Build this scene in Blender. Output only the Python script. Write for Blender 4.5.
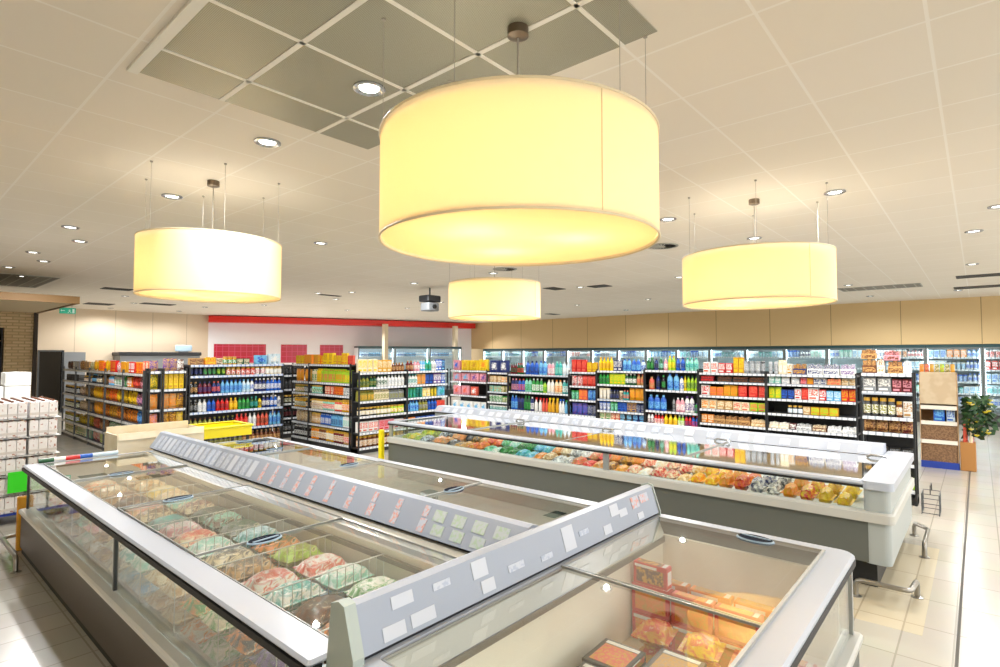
import bpy, math, random
from math import sin, cos, pi, radians

random.seed(7)
SC = bpy.context.scene
COL = SC.collection
for o in list(bpy.data.objects):
    bpy.data.objects.remove(o)

# ------------------------------------------------------------------ camera, world, exposure
EYE = 2.05
cam_d = bpy.data.cameras.new('camera')
cam_d.sensor_width = 36.0
cam_d.lens = 19.84
cam_d.clip_end = 200
cam = bpy.data.objects.new('camera', cam_d)
cam.location = (0, 0, EYE)
cam.rotation_euler = (radians(90 + 2.228), 0, radians(40.92 - 90))
COL.objects.link(cam)
SC.camera = cam

world = bpy.data.worlds.new('store_ambient')
SC.world = world
world.use_nodes = True
bg = world.node_tree.nodes['Background']
bg.inputs['Color'].default_value = (0.98, 0.99, 1.0, 1)
bg.inputs['Strength'].default_value = 2.3

SC.view_settings.view_transform = 'Standard'
SC.view_settings.look = 'None'
SC.view_settings.gamma = 1.0
SC.view_settings.use_curve_mapping = False
SC.view_settings.exposure = 0.42
SPOT_W = 125.0        # each recessed ceiling lamp
DRUM_W = 7.0         # each lamp inside the drum pendants
SC.cycles.max_bounces = 8
SC.cycles.diffuse_bounces = 4
SC.cycles.glossy_bounces = 3
SC.cycles.transmission_bounces = 4
SC.cycles.transparent_max_bounces = 14
SC.cycles.sample_clamp_indirect = 6.0
SC.cycles.caustics_reflective = False
SC.cycles.caustics_refractive = False

# ------------------------------------------------------------------ materials
def lin(c):
    return tuple((x / 12.92 if x <= 0.04045 else ((x + 0.055) / 1.055) ** 2.4) for x in c)

def hexc(h):
    return lin(tuple(int(h[i:i + 2], 16) / 255 for i in (0, 2, 4)))

MATS = {}
def mat(name, col, rough=0.5, metal=0.0, spec=0.5, emit=None):
    if name in MATS:
        return MATS[name]
    m = bpy.data.materials.new(name)
    m.use_nodes = True
    b = m.node_tree.nodes['Principled BSDF']
    c = hexc(col) if isinstance(col, str) else col
    b.inputs['Base Color'].default_value = (*c, 1)
    b.inputs['Roughness'].default_value = rough
    b.inputs['Metallic'].default_value = metal
    b.inputs['Specular IOR Level'].default_value = spec
    if emit:
        b.inputs['Emission Color'].default_value = (*hexc(emit[0]), 1)
        b.inputs['Emission Strength'].default_value = emit[1]
    MATS[name] = m
    return m

def noisy(name, c1, c2, scale, lo=0.45, hi=0.55, rough=0.45, detail=2.0, metal=0.0, stretch=(1, 1, 1), bump=0.0):
    """two colours mixed by a noise in the thing's own coordinates"""
    if name in MATS:
        return MATS[name]
    m = mat(name, c1, rough, metal)
    nt = m.node_tree
    b = nt.nodes['Principled BSDF']
    tc = nt.nodes.new('ShaderNodeTexCoord')
    mp = nt.nodes.new('ShaderNodeMapping')
    mp.inputs['Scale'].default_value = stretch
    n = nt.nodes.new('ShaderNodeTexNoise')
    n.inputs['Scale'].default_value = scale
    n.inputs['Detail'].default_value = detail
    r = nt.nodes.new('ShaderNodeValToRGB')
    r.color_ramp.elements[0].position = lo
    r.color_ramp.elements[1].position = hi
    r.color_ramp.elements[0].color = (*hexc(c1), 1)
    r.color_ramp.elements[1].color = (*hexc(c2), 1)
    nt.links.new(tc.outputs['Object'], mp.inputs['Vector'])
    nt.links.new(mp.outputs['Vector'], n.inputs['Vector'])
    nt.links.new(n.outputs['Fac'], r.inputs['Fac'])
    nt.links.new(r.outputs['Color'], b.inputs['Base Color'])
    if bump:
        bp = nt.nodes.new('ShaderNodeBump')
        bp.inputs['Strength'].default_value = bump
        nt.links.new(n.outputs['Fac'], bp.inputs['Height'])
        nt.links.new(bp.outputs['Normal'], b.inputs['Normal'])
    return m

def grid(name, c_tile, c_tile2, c_joint, sx, sy, joint, rough=0.35, offset=0.0, rot=0.0, ox=0.0, oy=0.0, axes='XY', noise=0.0):
    """tiles laid in a grid; sx, sy tile size in metres"""
    m = mat(name, c_tile, rough)
    nt = m.node_tree
    b = nt.nodes['Principled BSDF']
    tc = nt.nodes.new('ShaderNodeTexCoord')
    mp = nt.nodes.new('ShaderNodeMapping')
    mp.inputs['Location'].default_value = (ox, oy, 0)
    mp.inputs['Rotation'].default_value = (0, 0, rot)
    br = nt.nodes.new('ShaderNodeTexBrick')
    br.offset = offset
    br.squash = 1.0
    br.inputs['Scale'].default_value = 1.0
    br.inputs['Brick Width'].default_value = sx
    br.inputs['Row Height'].default_value = sy
    br.inputs['Mortar Size'].default_value = joint
    br.inputs['Mortar Smooth'].default_value = 0.1
    br.inputs['Bias'].default_value = 0.0
    br.inputs['Color1'].default_value = (*hexc(c_tile), 1)
    br.inputs['Color2'].default_value = (*hexc(c_tile2), 1)
    br.inputs['Mortar'].default_value = (*hexc(c_joint), 1)
    src = tc.outputs['Object']
    if axes != 'XY':
        sp = nt.nodes.new('ShaderNodeSeparateXYZ')
        cb = nt.nodes.new('ShaderNodeCombineXYZ')
        nt.links.new(src, sp.inputs[0])
        nt.links.new(sp.outputs[axes[0]], cb.inputs['X'])
        nt.links.new(sp.outputs[axes[1]], cb.inputs['Y'])
        src = cb.outputs[0]
    nt.links.new(src, mp.inputs['Vector'])
    nt.links.new(mp.outputs['Vector'], br.inputs['Vector'])
    out = br.outputs['Color']
    if noise:
        n = nt.nodes.new('ShaderNodeTexNoise')
        n.inputs['Scale'].default_value = 1.3
        n.inputs['Detail'].default_value = 5
        mx = nt.nodes.new('ShaderNodeMix')
        mx.data_type = 'RGBA'
        mx.blend_type = 'MULTIPLY'
        mx.inputs['Factor'].default_value = noise
        nt.links.new(tc.outputs['Object'], n.inputs['Vector'])
        nt.links.new(out, mx.inputs[6])
        nt.links.new(n.outputs['Color'], mx.inputs[7])
        out = mx.outputs[2]
    nt.links.new(out, b.inputs['Base Color'])
    return m

def glass(name, tint=(0.93, 0.97, 0.95), gloss=0.10, rough=0.03):
    """a thin pane: clear with a fresnel sheen"""
    if name in MATS:
        return MATS[name]
    m = bpy.data.materials.new(name)
    m.use_nodes = True
    nt = m.node_tree
    nt.nodes.remove(nt.nodes['Principled BSDF'])
    out = nt.nodes['Material Output']
    t = nt.nodes.new('ShaderNodeBsdfTransparent')
    t.inputs['Color'].default_value = (*tint, 1)
    g = nt.nodes.new('ShaderNodeBsdfGlossy')
    g.inputs['Roughness'].default_value = rough
    g.inputs['Color'].default_value = (1, 1, 1, 1)
    f = nt.nodes.new('ShaderNodeLayerWeight')
    f.inputs['Blend'].default_value = 0.5
    p = nt.nodes.new('ShaderNodeMath'); p.operation = 'POWER'; p.inputs[1].default_value = 2.4
    q = nt.nodes.new('ShaderNodeMath'); q.operation = 'MULTIPLY_ADD'; q.inputs[1].default_value = gloss * 3.0; q.inputs[2].default_value = gloss * .16
    mx = nt.nodes.new('ShaderNodeMixShader')
    nt.links.new(f.outputs['Facing'], p.inputs[0])
    nt.links.new(p.outputs[0], q.inputs[0])
    nt.links.new(q.outputs[0], mx.inputs['Fac'])
    nt.links.new(t.outputs[0], mx.inputs[1])
    nt.links.new(g.outputs[0], mx.inputs[2])
    nt.links.new(mx.outputs[0], out.inputs['Surface'])
    MATS[name] = m
    return m

def shade_mat(name, col, trans):
    m = bpy.data.materials.new(name)
    m.use_nodes = True
    nt = m.node_tree
    nt.nodes.remove(nt.nodes['Principled BSDF'])
    out = nt.nodes['Material Output']
    d = nt.nodes.new('ShaderNodeBsdfDiffuse')
    t = nt.nodes.new('ShaderNodeBsdfTranslucent')
    for n in (d, t):
        n.inputs['Color'].default_value = (*hexc(col), 1)
    mx = nt.nodes.new('ShaderNodeMixShader')
    mx.inputs['Fac'].default_value = trans
    nt.links.new(d.outputs[0], mx.inputs[1])
    nt.links.new(t.outputs[0], mx.inputs[2])
    nt.links.new(mx.outputs[0], out.inputs['Surface'])
    MATS[name] = m
    return m

PAL = dict(white='f1f0ec', cream='efe0bd', yellow='f2cf12', orange='ee8a1b', red='d3241f', pink='e59aa6', purple='6b4590',
           blue='1f5fc4', navy='20306f', sky='72b8e2', teal='2fa6a0', mint='8fd6c2', green='2f9a3f', forest='1f5a33',
           lime='a9d12c', brown='6e3d20', tan='c79a5f', black='22211f', grey='8f9294', silver='c3c7ca', gold='c99c2e',
           maroon='6f1b26', olive='8c8a35', amber='d9a01e', coral='e2604a', smoke='4a4a4c', ice='cfe3ee')
WORD = dict(sky='light blue', mint='mint green', forest='dark green', maroon='dark red', smoke='dark grey', ice='pale blue', coral='coral red', amber='amber yellow')
def cw(c):
    return WORD.get(c, c)

def prt(c1, c2, scale=26, lo=0.53, hi=0.57, rough=0.38):
    return noisy(f'print_{c1}_{c2}_{scale}', PAL[c1], PAL[c2], scale * 2.2, .45, .59, rough, 3.0)
def pl(c, rough=0.35):
    return mat(f'plain_{c}_{rough}', PAL[c], rough)

M = dict(
    alu=mat('white_coated_metal', 'dfe1e2', 0.3),
    rail=mat('white_rail', 'b4bac4', 0.28),
    band=mat('bumper_white', 'bfbeb6', 0.4),
    body=mat('freezer_grey', '62655e', 0.45),
    bodyend=mat('freezer_pale_grey', 'a6aca9', 0.4),
    bodydark=mat('freezer_brown', '4a423b', 0.35),
    kick=mat('kick_black', '1b1b1b', 0.5),
    gasket=mat('gasket_black', '141516', 0.5),
    liner=mat('liner_cream', 'f6f0e0', 0.45),
    strip=mat('liner_strip_grey', '77736a', 0.4),
    slope=mat('liner_metal', 'c0bdb0', 0.3, 0.3),
    header=mat('header_grey_blue', '9aa3b2', 0.4),
    headerw=mat('header_white', 'a6adb9', 0.4),
    tag=mat('tag_white', 'c6ccd6', 0.5),
    tagp=noisy('tag_pale_orange', 'b9c0cc', 'd69a8c', 45, 0.46, 0.6),
    tagg=noisy('tag_pale_green', 'b6c0c2', 'a9c0a6', 45, 0.46, 0.6),
    tagb=noisy('tag_pale_blue', 'c0c7d2', 'a9b4c6', 45, 0.46, 0.6),
    glass=glass('lid_glass', (0.95, 0.965, 0.95), 0.26, 0.006),
    cglass=glass('chest_lid_glass', (0.92, 0.945, 0.95), 0.45, 0.05),
    clear=glass('clear_pane', (0.985, 0.99, 0.985), 0.02),
    fglass=glass('front_glass', (0.92, 0.955, 0.945), 0.24),
    dglass=glass('door_glass', (0.93, 0.97, 0.98), 0.12),
    frame=mat('glass_frame_grey', 'a9aba8', 0.35, 0.4),
    handle=mat('handle_navy', '0c1322', 0.8, 0.0, 0.1),
    handler=mat('handle_ring', '8aa0b2', 0.4),
    wire=mat('wire_white', 'd9dbd6', 0.35),
    steel=mat('brushed_steel', '9c9890', 0.3, 0.9),
    blackm=mat('black_metal', '232426', 0.45),
    darkm=mat('dark_grey_metal', '4a4c4c', 0.45),
    midm=mat('grey_metal', '7f8284', 0.45),
    shelfm=mat('shelf_dark', '35363a', 0.5),
    stripw=grid('price_strip_white', 'eceef0', 'd7dbe0', 'a7afba', 0.09, 0.5, 0.012, 0.4, axes='XZ'),
    stripb=grid('price_strip_blue', 'dfe6f2', 'c7d4ea', '8fa6d8', 0.09, 0.5, 0.012, 0.4, axes='XZ'),
    stripg=grid('price_strip_grey', 'b9b9b6', 'd3d2ce', '8f8e8a', 0.11, 0.5, 0.012, 0.4, axes='XZ'),
    card=noisy('cardboard', 'b7936a', 'a8845d', 9, 0.4, 0.6, 0.8),
    cardcream=noisy('cream_cardboard', 'efe3c8', 'e7d8b8', 5, 0.4, 0.6, 0.8),
    yel=mat('yellow_plastic', 'f6e213', 0.4),
    orangep=mat('orange_plastic', 'd99a1c', 0.45),
    bluep=mat('blue_pallet', '1f3c96', 0.5),
    greens=mat('green_card', '35e01f', 0.6),
    brass=mat('canopy_bronze', '6f6253', 0.3, 0.7),
    cord=mat('cord_grey', 'a8a195', 0.5),
    chrome=mat('lamp_ring_chrome', 'b9bcc0', 0.2, 0.8),
    lamp=mat('lamp_glow', 'ffffff', 0.5, emit=('fffaf2', 5.0)),
    led=mat('led_glow', 'ffffff', 0.5, emit=('f2fbff', 7.0)),
    well_fill=mat('well_fill_glow', 'ffffff', 0.5, emit=('fff4e2', 3.5)),
    ventdark=mat('vent_dark', '3a3833', 0.6),
    ventgrey=mat('vent_grey', '827e74', 0.6),
    ventm=mat('vent_metal', 'a9a79d', 0.5, 0.3),
    redf=mat('red_fascia', 'd8200c', 0.35),
)

# ------------------------------------------------------------------ mesh builder
class MB:
    def __init__(s):
        s.v, s.f, s.m, s.s = [], [], [], []
    def face(s, idx, m=0, smooth=False):
        s.f.append(tuple(idx)); s.m.append(m); s.s.append(smooth)
    def quad(s, a, b, c, d, m=0):
        n = len(s.v); s.v += [a, b, c, d]; s.face((n, n + 1, n + 2, n + 3), m)
    def box(s, x0, x1, y0, y1, z0, z1, m=0, ch=0.0):
        if x1 < x0: x0, x1 = x1, x0
        if y1 < y0: y0, y1 = y1, y0
        if z1 < z0: z0, z1 = z1, z0
        n = len(s.v)
        if ch <= 0:
            s.v += [(x0, y0, z0), (x1, y0, z0), (x1, y1, z0), (x0, y1, z0), (x0, y0, z1), (x1, y0, z1), (x1, y1, z1), (x0, y1, z1)]
            for q in ((0, 3, 2, 1), (4, 5, 6, 7), (0, 1, 5, 4), (1, 2, 6, 5), (2, 3, 7, 6), (3, 0, 4, 7)):
                s.face([n + i for i in q], m)
            return s
        c = min(ch, (x1 - x0) * .45, (y1 - y0) * .45, (z1 - z0) * .45)
        # chamfered box: rings
        def ring(xa, xb, ya, yb, z, k):
            return [(xa + k, ya, z), (xb - k, ya, z), (xb, ya + k, z), (xb, yb - k, z), (xb - k, yb, z), (xa + k, yb, z), (xa, yb - k, z), (xa, ya + k, z)]
        rings = [ring(x0 + c, x1 - c, y0 + c, y1 - c, z0, c * .4), ring(x0, x1, y0, y1, z0 + c, c), ring(x0, x1, y0, y1, z1 - c, c), ring(x0 + c, x1 - c, y0 + c, y1 - c, z1, c * .4)]
        for r in rings: s.v += r
        s.face([n + 7 - i for i in range(8)], m)
        s.face([n + 24 + i for i in range(8)], m)
        for k in range(3):
            for i in range(8):
                j = (i + 1) % 8
                s.face((n + 8 * k + i, n + 8 * k + j, n + 8 * k + 8 + j, n + 8 * k + 8 + i), m)
        return s
    def lathe(s, prof, n=14, m=0, cx=0, cy=0, sx=1, sy=1, cap0=True, cap1=True, smooth=True):
        """prof: (r, z[, m]) from bottom to top; the material is that of the band above the point"""
        base = len(s.v)
        for p in prof:
            for i in range(n):
                a = 2 * pi * i / n
                s.v.append((cx + p[0] * cos(a) * sx, cy + p[0] * sin(a) * sy, p[1]))
        for k in range(len(prof) - 1):
            mm = prof[k][2] if len(prof[k]) > 2 else m
            for i in range(n):
                j = (i + 1) % n
                s.face((base + k * n + i, base + k * n + j, base + (k + 1) * n + j, base + (k + 1) * n + i), mm, smooth)
        if cap0: s.face([base + n - 1 - i for i in range(n)], prof[0][2] if len(prof[0]) > 2 else m)
        if cap1:
            q = base + (len(prof) - 1) * n
            s.face([q + i for i in range(n)], prof[-1][2] if len(prof[-1]) > 2 else m)
        return s
    def tube(s, pts, r, n=8, m=0, caps=True):
        from mathutils import Vector
        P = [Vector(p) for p in pts]
        base = len(s.v)
        up = None
        for i, p in enumerate(P):
            d = (P[min(i + 1, len(P) - 1)] - P[max(i - 1, 0)]).normalized()
            if up is None:
                up = Vector((0, 0, 1)) if abs(d.z) < 0.9 else Vector((1, 0, 0))
            a = d.cross(up).normalized(); b = a.cross(d).normalized(); up = b
            for k in range(n):
                t = 2 * pi * k / n
                s.v.append(tuple(p + a * (r * cos(t)) + b * (r * sin(t))))
        for i in range(len(P) - 1):
            for k in range(n):
                j = (k + 1) % n
                s.face((base + i * n + k, base + (i + 1) * n + k, base + (i + 1) * n + j, base + i * n + j), m, True)
        if caps:
            s.face([base + k for k in range(n)], m)
            q = base + (len(P) - 1) * n
            s.face([q + n - 1 - k for k in range(n)], m)
        return s
    def prism(s, poly, axis, lo, hi, m=0, mcap=None):
        """poly: points in the plane across AXIS ('x': (y,z), 'y': (x,z), 'z': (x,y))"""
        n = len(poly); base = len(s.v)
        def P(p, t):
            return (t, p[0], p[1]) if axis == 'x' else (p[0], t, p[1]) if axis == 'y' else (p[0], p[1], t)
        s.v += [P(p, lo) for p in poly] + [P(p, hi) for p in poly]
        for i in range(n):
            j = (i + 1) % n
            mm = m[i] if isinstance(m, (list, tuple)) else m
            s.face((base + i, base + j, base + n + j, base + n + i), mm)
        mc = mcap if mcap is not None else (m[0] if isinstance(m, (list, tuple)) else m)
        s.face([base + n - 1 - i for i in range(n)], mc)
        s.face([base + n + i for i in range(n)], mc)
        return s
    def mesh(s, name, mats, off=(0, 0, 0)):
        me = bpy.data.meshes.new(name)
        me.from_pydata([(x - off[0], y - off[1], z - off[2]) for x, y, z in s.v], [], s.f)
        for mm in (mats if isinstance(mats, (list, tuple)) else [mats]):
            me.materials.append(mm)
        me.polygons.foreach_set('material_index', s.m)
        me.polygons.foreach_set('use_smooth', s.s)
        me.update()
        import bmesh as _b
        bm = _b.new(); bm.from_mesh(me)
        _b.ops.recalc_face_normals(bm, faces=bm.faces)
        bm.to_mesh(me); bm.free()
        if any(s.s):
            me.set_sharp_from_angle(angle=radians(40))
        return me
    def build(s, name, mats, parent=None, off=None, loc=None, bevel=0.0):
        if off is None:
            off = tuple(parent.location) if parent is not None and parent.get('world') else (0, 0, 0)
        o = bpy.data.objects.new(name, s.mesh(name, mats, off))
        COL.objects.link(o)
        if loc is not None: o.location = loc
        if parent is not None: o.parent = parent
        if bevel:
            bv = o.modifiers.new('bevel', 'BEVEL'); bv.width = bevel; bv.segments = 2; bv.limit_method = 'ANGLE'
        return o

def sub(parent):            # mark: children of this object are given in world coordinates
    parent['world'] = 1
    return parent

def tag(o, label=None, cat=None, group=None, kind=None):
    if label: o['label'] = label
    if cat: o['category'] = cat
    if group: o['group'] = group
    if kind: o['kind'] = kind
    return o

def thing(name, label, cat, loc, rz=0.0, group=None, world=True):
    o = bpy.data.objects.new(name, None)
    o.empty_display_size = 0.1
    o.location = loc; o.rotation_euler = (0, 0, rz)
    COL.objects.link(o)
    if world: o['world'] = 1
    return tag(o, label, cat, group)

ROOT_OFF = {}
def child(mb, name, mats, parent, root, bevel=0.0):
    """a mesh given in world coordinates, parented at any depth under a root Empty"""
    return mb.build(name, mats, parent, off=tuple(root.location), bevel=bevel)

def copy_tree(o, parent=None):
    c = o.copy(); COL.objects.link(c)
    if parent is not None: c.parent = parent
    for ch in list(o.children):
        copy_tree(ch, c)
    return c

def one(mb, name, mats, loc, label, cat, group=None, rz=0.0):
    o = mb.build(name, mats, None, off=(0, 0, 0), loc=loc)
    o.rotation_euler = (0, 0, rz)
    return tag(o, label, cat, group)

def struct(mb, name, mats):
    return tag(mb.build(name, mats), kind='structure')

# ------------------------------------------------------------------ the shell
ZC = 3.74
m_floor = grid('floor_tiles', 'bdb7aa', 'b6b0a3', '9f998c', 0.60, 0.30, 0.006, 0.22, ox=0.10, oy=0.12, noise=0.18)
struct(MB().box(-7, 23, -8, 27, -0.1, 0.0), 'floor', m_floor)
# a rectangle of warmer tiles by the chest freezer, and the long expansion joint in the floor
struct(MB().box(5.12, 7.5, 0.36, 0.98, 0.0, 0.0012), 'trim_1', grid('floor_tiles_warm', 'c6baa0', 'bfb398', 'a99d84', 0.60, 0.30, 0.006, 0.25, ox=0.1, oy=0.12))
struct(MB().box(2.5, 21, 0.15, 0.17, 0.0, 0.0015), 'trim_2', mat('joint_dark', '55514a', 0.7))
m_ceil = grid('ceiling_tiles', 'ece4d7', 'e9e1d3', 'f4efe6', 0.64, 0.64, 0.009, 0.7, ox=-0.28, oy=-0.15)
struct(MB().box(-7, 23, -8, 27, ZC, ZC + 0.1), 'ceiling', m_ceil)

# metal mesh ceiling field with its white grid
def mesh_metal():
    m = mat('perforated_panel', '8a836b', 0.45, 0.35)
    nt = m.node_tree; b = nt.nodes['Principled BSDF']
    tc = nt.nodes.new('ShaderNodeTexCoord')
    v = nt.nodes.new('ShaderNodeTexVoronoi'); v.inputs['Scale'].default_value = 120; v.inputs['Randomness'].default_value = 0.0
    r = nt.nodes.new('ShaderNodeValToRGB')
    r.color_ramp.elements[0].position = 0.30; r.color_ramp.elements[1].position = 0.42
    r.color_ramp.elements[0].color = (*hexc('85826f'), 1); r.color_ramp.elements[1].color = (*hexc('aeab9a'), 1)
    nt.links.new(tc.outputs['Object'], v.inputs['Vector']); nt.links.new(v.outputs['Distance'], r.inputs['Fac']); nt.links.new(r.outputs['Color'], b.inputs['Base Color'])
    return m
struct(MB().box(1.02, 2.66, 1.22, 3.74, ZC - 0.006, ZC), 'trim_3', mesh_metal())
g = MB()
for x in (1.50, 2.20):
    g.box(x - .016, x + .016, 1.22, 3.74, ZC - 0.010, ZC - 0.004)
for y in (1.42, 2.07, 2.71, 3.35):
    g.box(1.02, 2.66, y - .012, y + .012, ZC - 0.010, ZC - 0.004)
g.box(0.965, 1.02, 1.1, 3.745, ZC - 0.02, ZC - 0.001)
struct(g, 'trim_4', mat('ceiling_grid_white', 'efece2', 0.5))

m_tan = grid('wall_panels_tan', 'd0b585', 'cdb181', '8d7950', 1.9, 8.0, 0.010, 0.6, oy=0.5, axes='YZ', ox=0.1)
m_beige = grid('wall_panels_beige', 'dccab0', 'd8c5aa', 'b3a084', 1.25, 8.0, 0.010, 0.6, axes='XZ', oy=0.5)
struct(MB().box(-3.2, -3.0, -8, 18.1, 0, ZC), 'wall_side_unseen', mat('wall_side_unseen_paint', 'cdbfa6', 0.7))  # unseen wall, added to keep ambient light off the left floor
struct(MB().box(22.0, 22.2, -8, 21.5, 0, ZC), 'wall_right', mat('wall_right_paint', 'cbb68f', 0.7))
struct(MB().box(21.2, 22.0, -8, 20.4, 2.37, ZC), 'wall_over_coolers', m_tan)
wl = MB()
wl.box(-7, 4.02, 24.8, 25.0, 0, ZC); wl.box(4.66, 9.6, 24.8, 25.0, 0, ZC); wl.box(4.02, 4.66, 24.8, 25.0, 2.17, ZC)
struct(wl, 'wall_left', m_beige)
dr = tag(MB().box(4.0, 5.5, 25.9, 26.0, 0, 2.4).build('door_1', mat('dark_passage', '15130f', 0.8)), kind='structure')
fr = MB()
fr.box(3.97, 4.02, 24.76, 25.0, 0, 2.2); fr.box(4.66, 4.71, 24.76, 25.0, 0, 2.2); fr.box(3.97, 4.71, 24.76, 25.0, 2.17, 2.22)
fr.build('door_frame', M['darkm'], dr)
MB().box(4.68, 5.3, 24.6, 24.64, 0, 2.15).build('door_leaf', M['midm'], dr)

# deli wall, set at an angle, with tile fields and a red fascia
DA, DB = (9.6, 24.8), (21.2, 20.4)
dl = math.hypot(DB[0] - DA[0], DB[1] - DA[1]); ddx, ddy = (DB[0] - DA[0]) / dl, (DB[1] - DA[1]) / dl
dnx, dny = ddy, -ddx            # towards the shop
def dpt(t, n, z):
    return (DA[0] + ddx * t + dnx * n, DA[1] + ddy * t + dny * n, z)
def dbox(mb, t0, t1, n0, n1, z0, z1, m=0):
    b = len(mb.v)
    mb.v += [dpt(t0, n0, z0), dpt(t1, n0, z0), dpt(t1, n1, z0), dpt(t0, n1, z0), dpt(t0, n0, z1), dpt(t1, n0, z1), dpt(t1, n1, z1), dpt(t0, n1, z1)]
    for q in ((0, 3, 2, 1), (4, 5, 6, 7), (0, 1, 5, 4), (1, 2, 6, 5), (2, 3, 7, 6), (3, 0, 4, 7)):
        mb.face([b + i for i in q], m)
    return mb
struct(dbox(MB(), 0, dl, -0.2, 0, 0, ZC), 'wall_back', mat('deli_wall_white', 'e9e7ea', 0.55))
m_redtile = grid('red_wall_tiles', 'ae0826', 'b81030', 'c84060', 0.22, 0.22, 0.012, 0.2, axes='XZ')
def t_of_px(px):
    import mathutils
    lat = (px - 500) / 551
    dx, dy = cos(radians(40.92)) + lat * sin(radians(40.92)), sin(radians(40.92)) - lat * cos(radians(40.92))
    den = dx * ddy - dy * ddx
    return (DA[1] * dx - DA[0] * dy) / -den if den else 0
for k, (a, b) in enumerate(((214, 266), (281, 307), (320, 343))):
    struct(dbox(MB(), t_of_px(a), t_of_px(b), 0, 0.02, 1.7, 2.52), f'trim_{5 + k}', m_redtile)
fa = MB()
N = 24
for (n0, n1, z0, z1) in ((0.0, 0.5, 3.44, 3.70),):
    prev = None
    for i in range(N + 1):
        t = dl * i / N
        bow = 0.35 * sin(pi * i / N)
        ring = [dpt(t, n0, z0), dpt(t, n1 + bow, z0), dpt(t, n1 + bow, z1), dpt(t, n0, z1)]
        b = len(fa.v); fa.v += ring
        if prev is not None:
            for q in range(4):
                fa.face((prev + q, prev + (q + 1) % 4, b + (q + 1) % 4, b + q))
        else:
            fa.face((b, b + 1, b + 2, b + 3))
        prev = b
    fa.face((prev + 3, prev + 2, prev + 1, prev))
struct(fa, 'trim_8', M['redf'])

for k in range(7):
    p = dpt(dl * (k + .5) / 7, 1.0, 3.66)
    w = bpy.data.lights.new('deli_wall_lamp', 'SPOT'); w.energy = 320; w.spot_size = radians(120); w.spot_blend = .6; w.shadow_soft_size = .06; w.color = (1, .97, .97)
    wo = bpy.data.objects.new('deli_wall_lamp', w); wo.location = p; wo.rotation_euler = (radians(35), 0, math.atan2(dny, dnx) + pi / 2 + pi); COL.objects.link(wo)
# brick wall and the hung soffit at the far left
m_brick = grid('pale_brick', 'dcc59c', 'c9ae84', 'b39c76', 0.24, 0.075, 0.012, 0.8, offset=0.5, axes='XZ')
bw = MB()
bw.box(-7, 0.9, 18.1, 18.4, 0, 3.12); bw.box(2.25, 2.80, 18.1, 18.4, 0, 3.12); bw.box(0.9, 2.25, 18.1, 18.4, 2.72, 3.12); bw.box(0.9, 2.25, 18.1, 18.4, 0, 1.0)
struct(bw, 'wall_brick', m_brick)
struct(MB().box(2.80, 2.88, 18.02, 18.45, 0, 3.12), 'trim_9', mat('dark_brown_edge', '35291d', 0.6))
sf = MB().box(-7, 2.83, 14.0, 18.5, 3.12, 3.16, 0).box(-7, 2.83, 13.94, 14.0, 3.10, 3.25, 1).box(2.83, 2.88, 13.94, 18.5, 3.10, 3.25, 1)
struct(sf, 'trim_10', [mat('soffit_cream', 'd9c8a6', 0.7), mat('soffit_brown', '7a5a2e', 0.6)])

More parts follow.
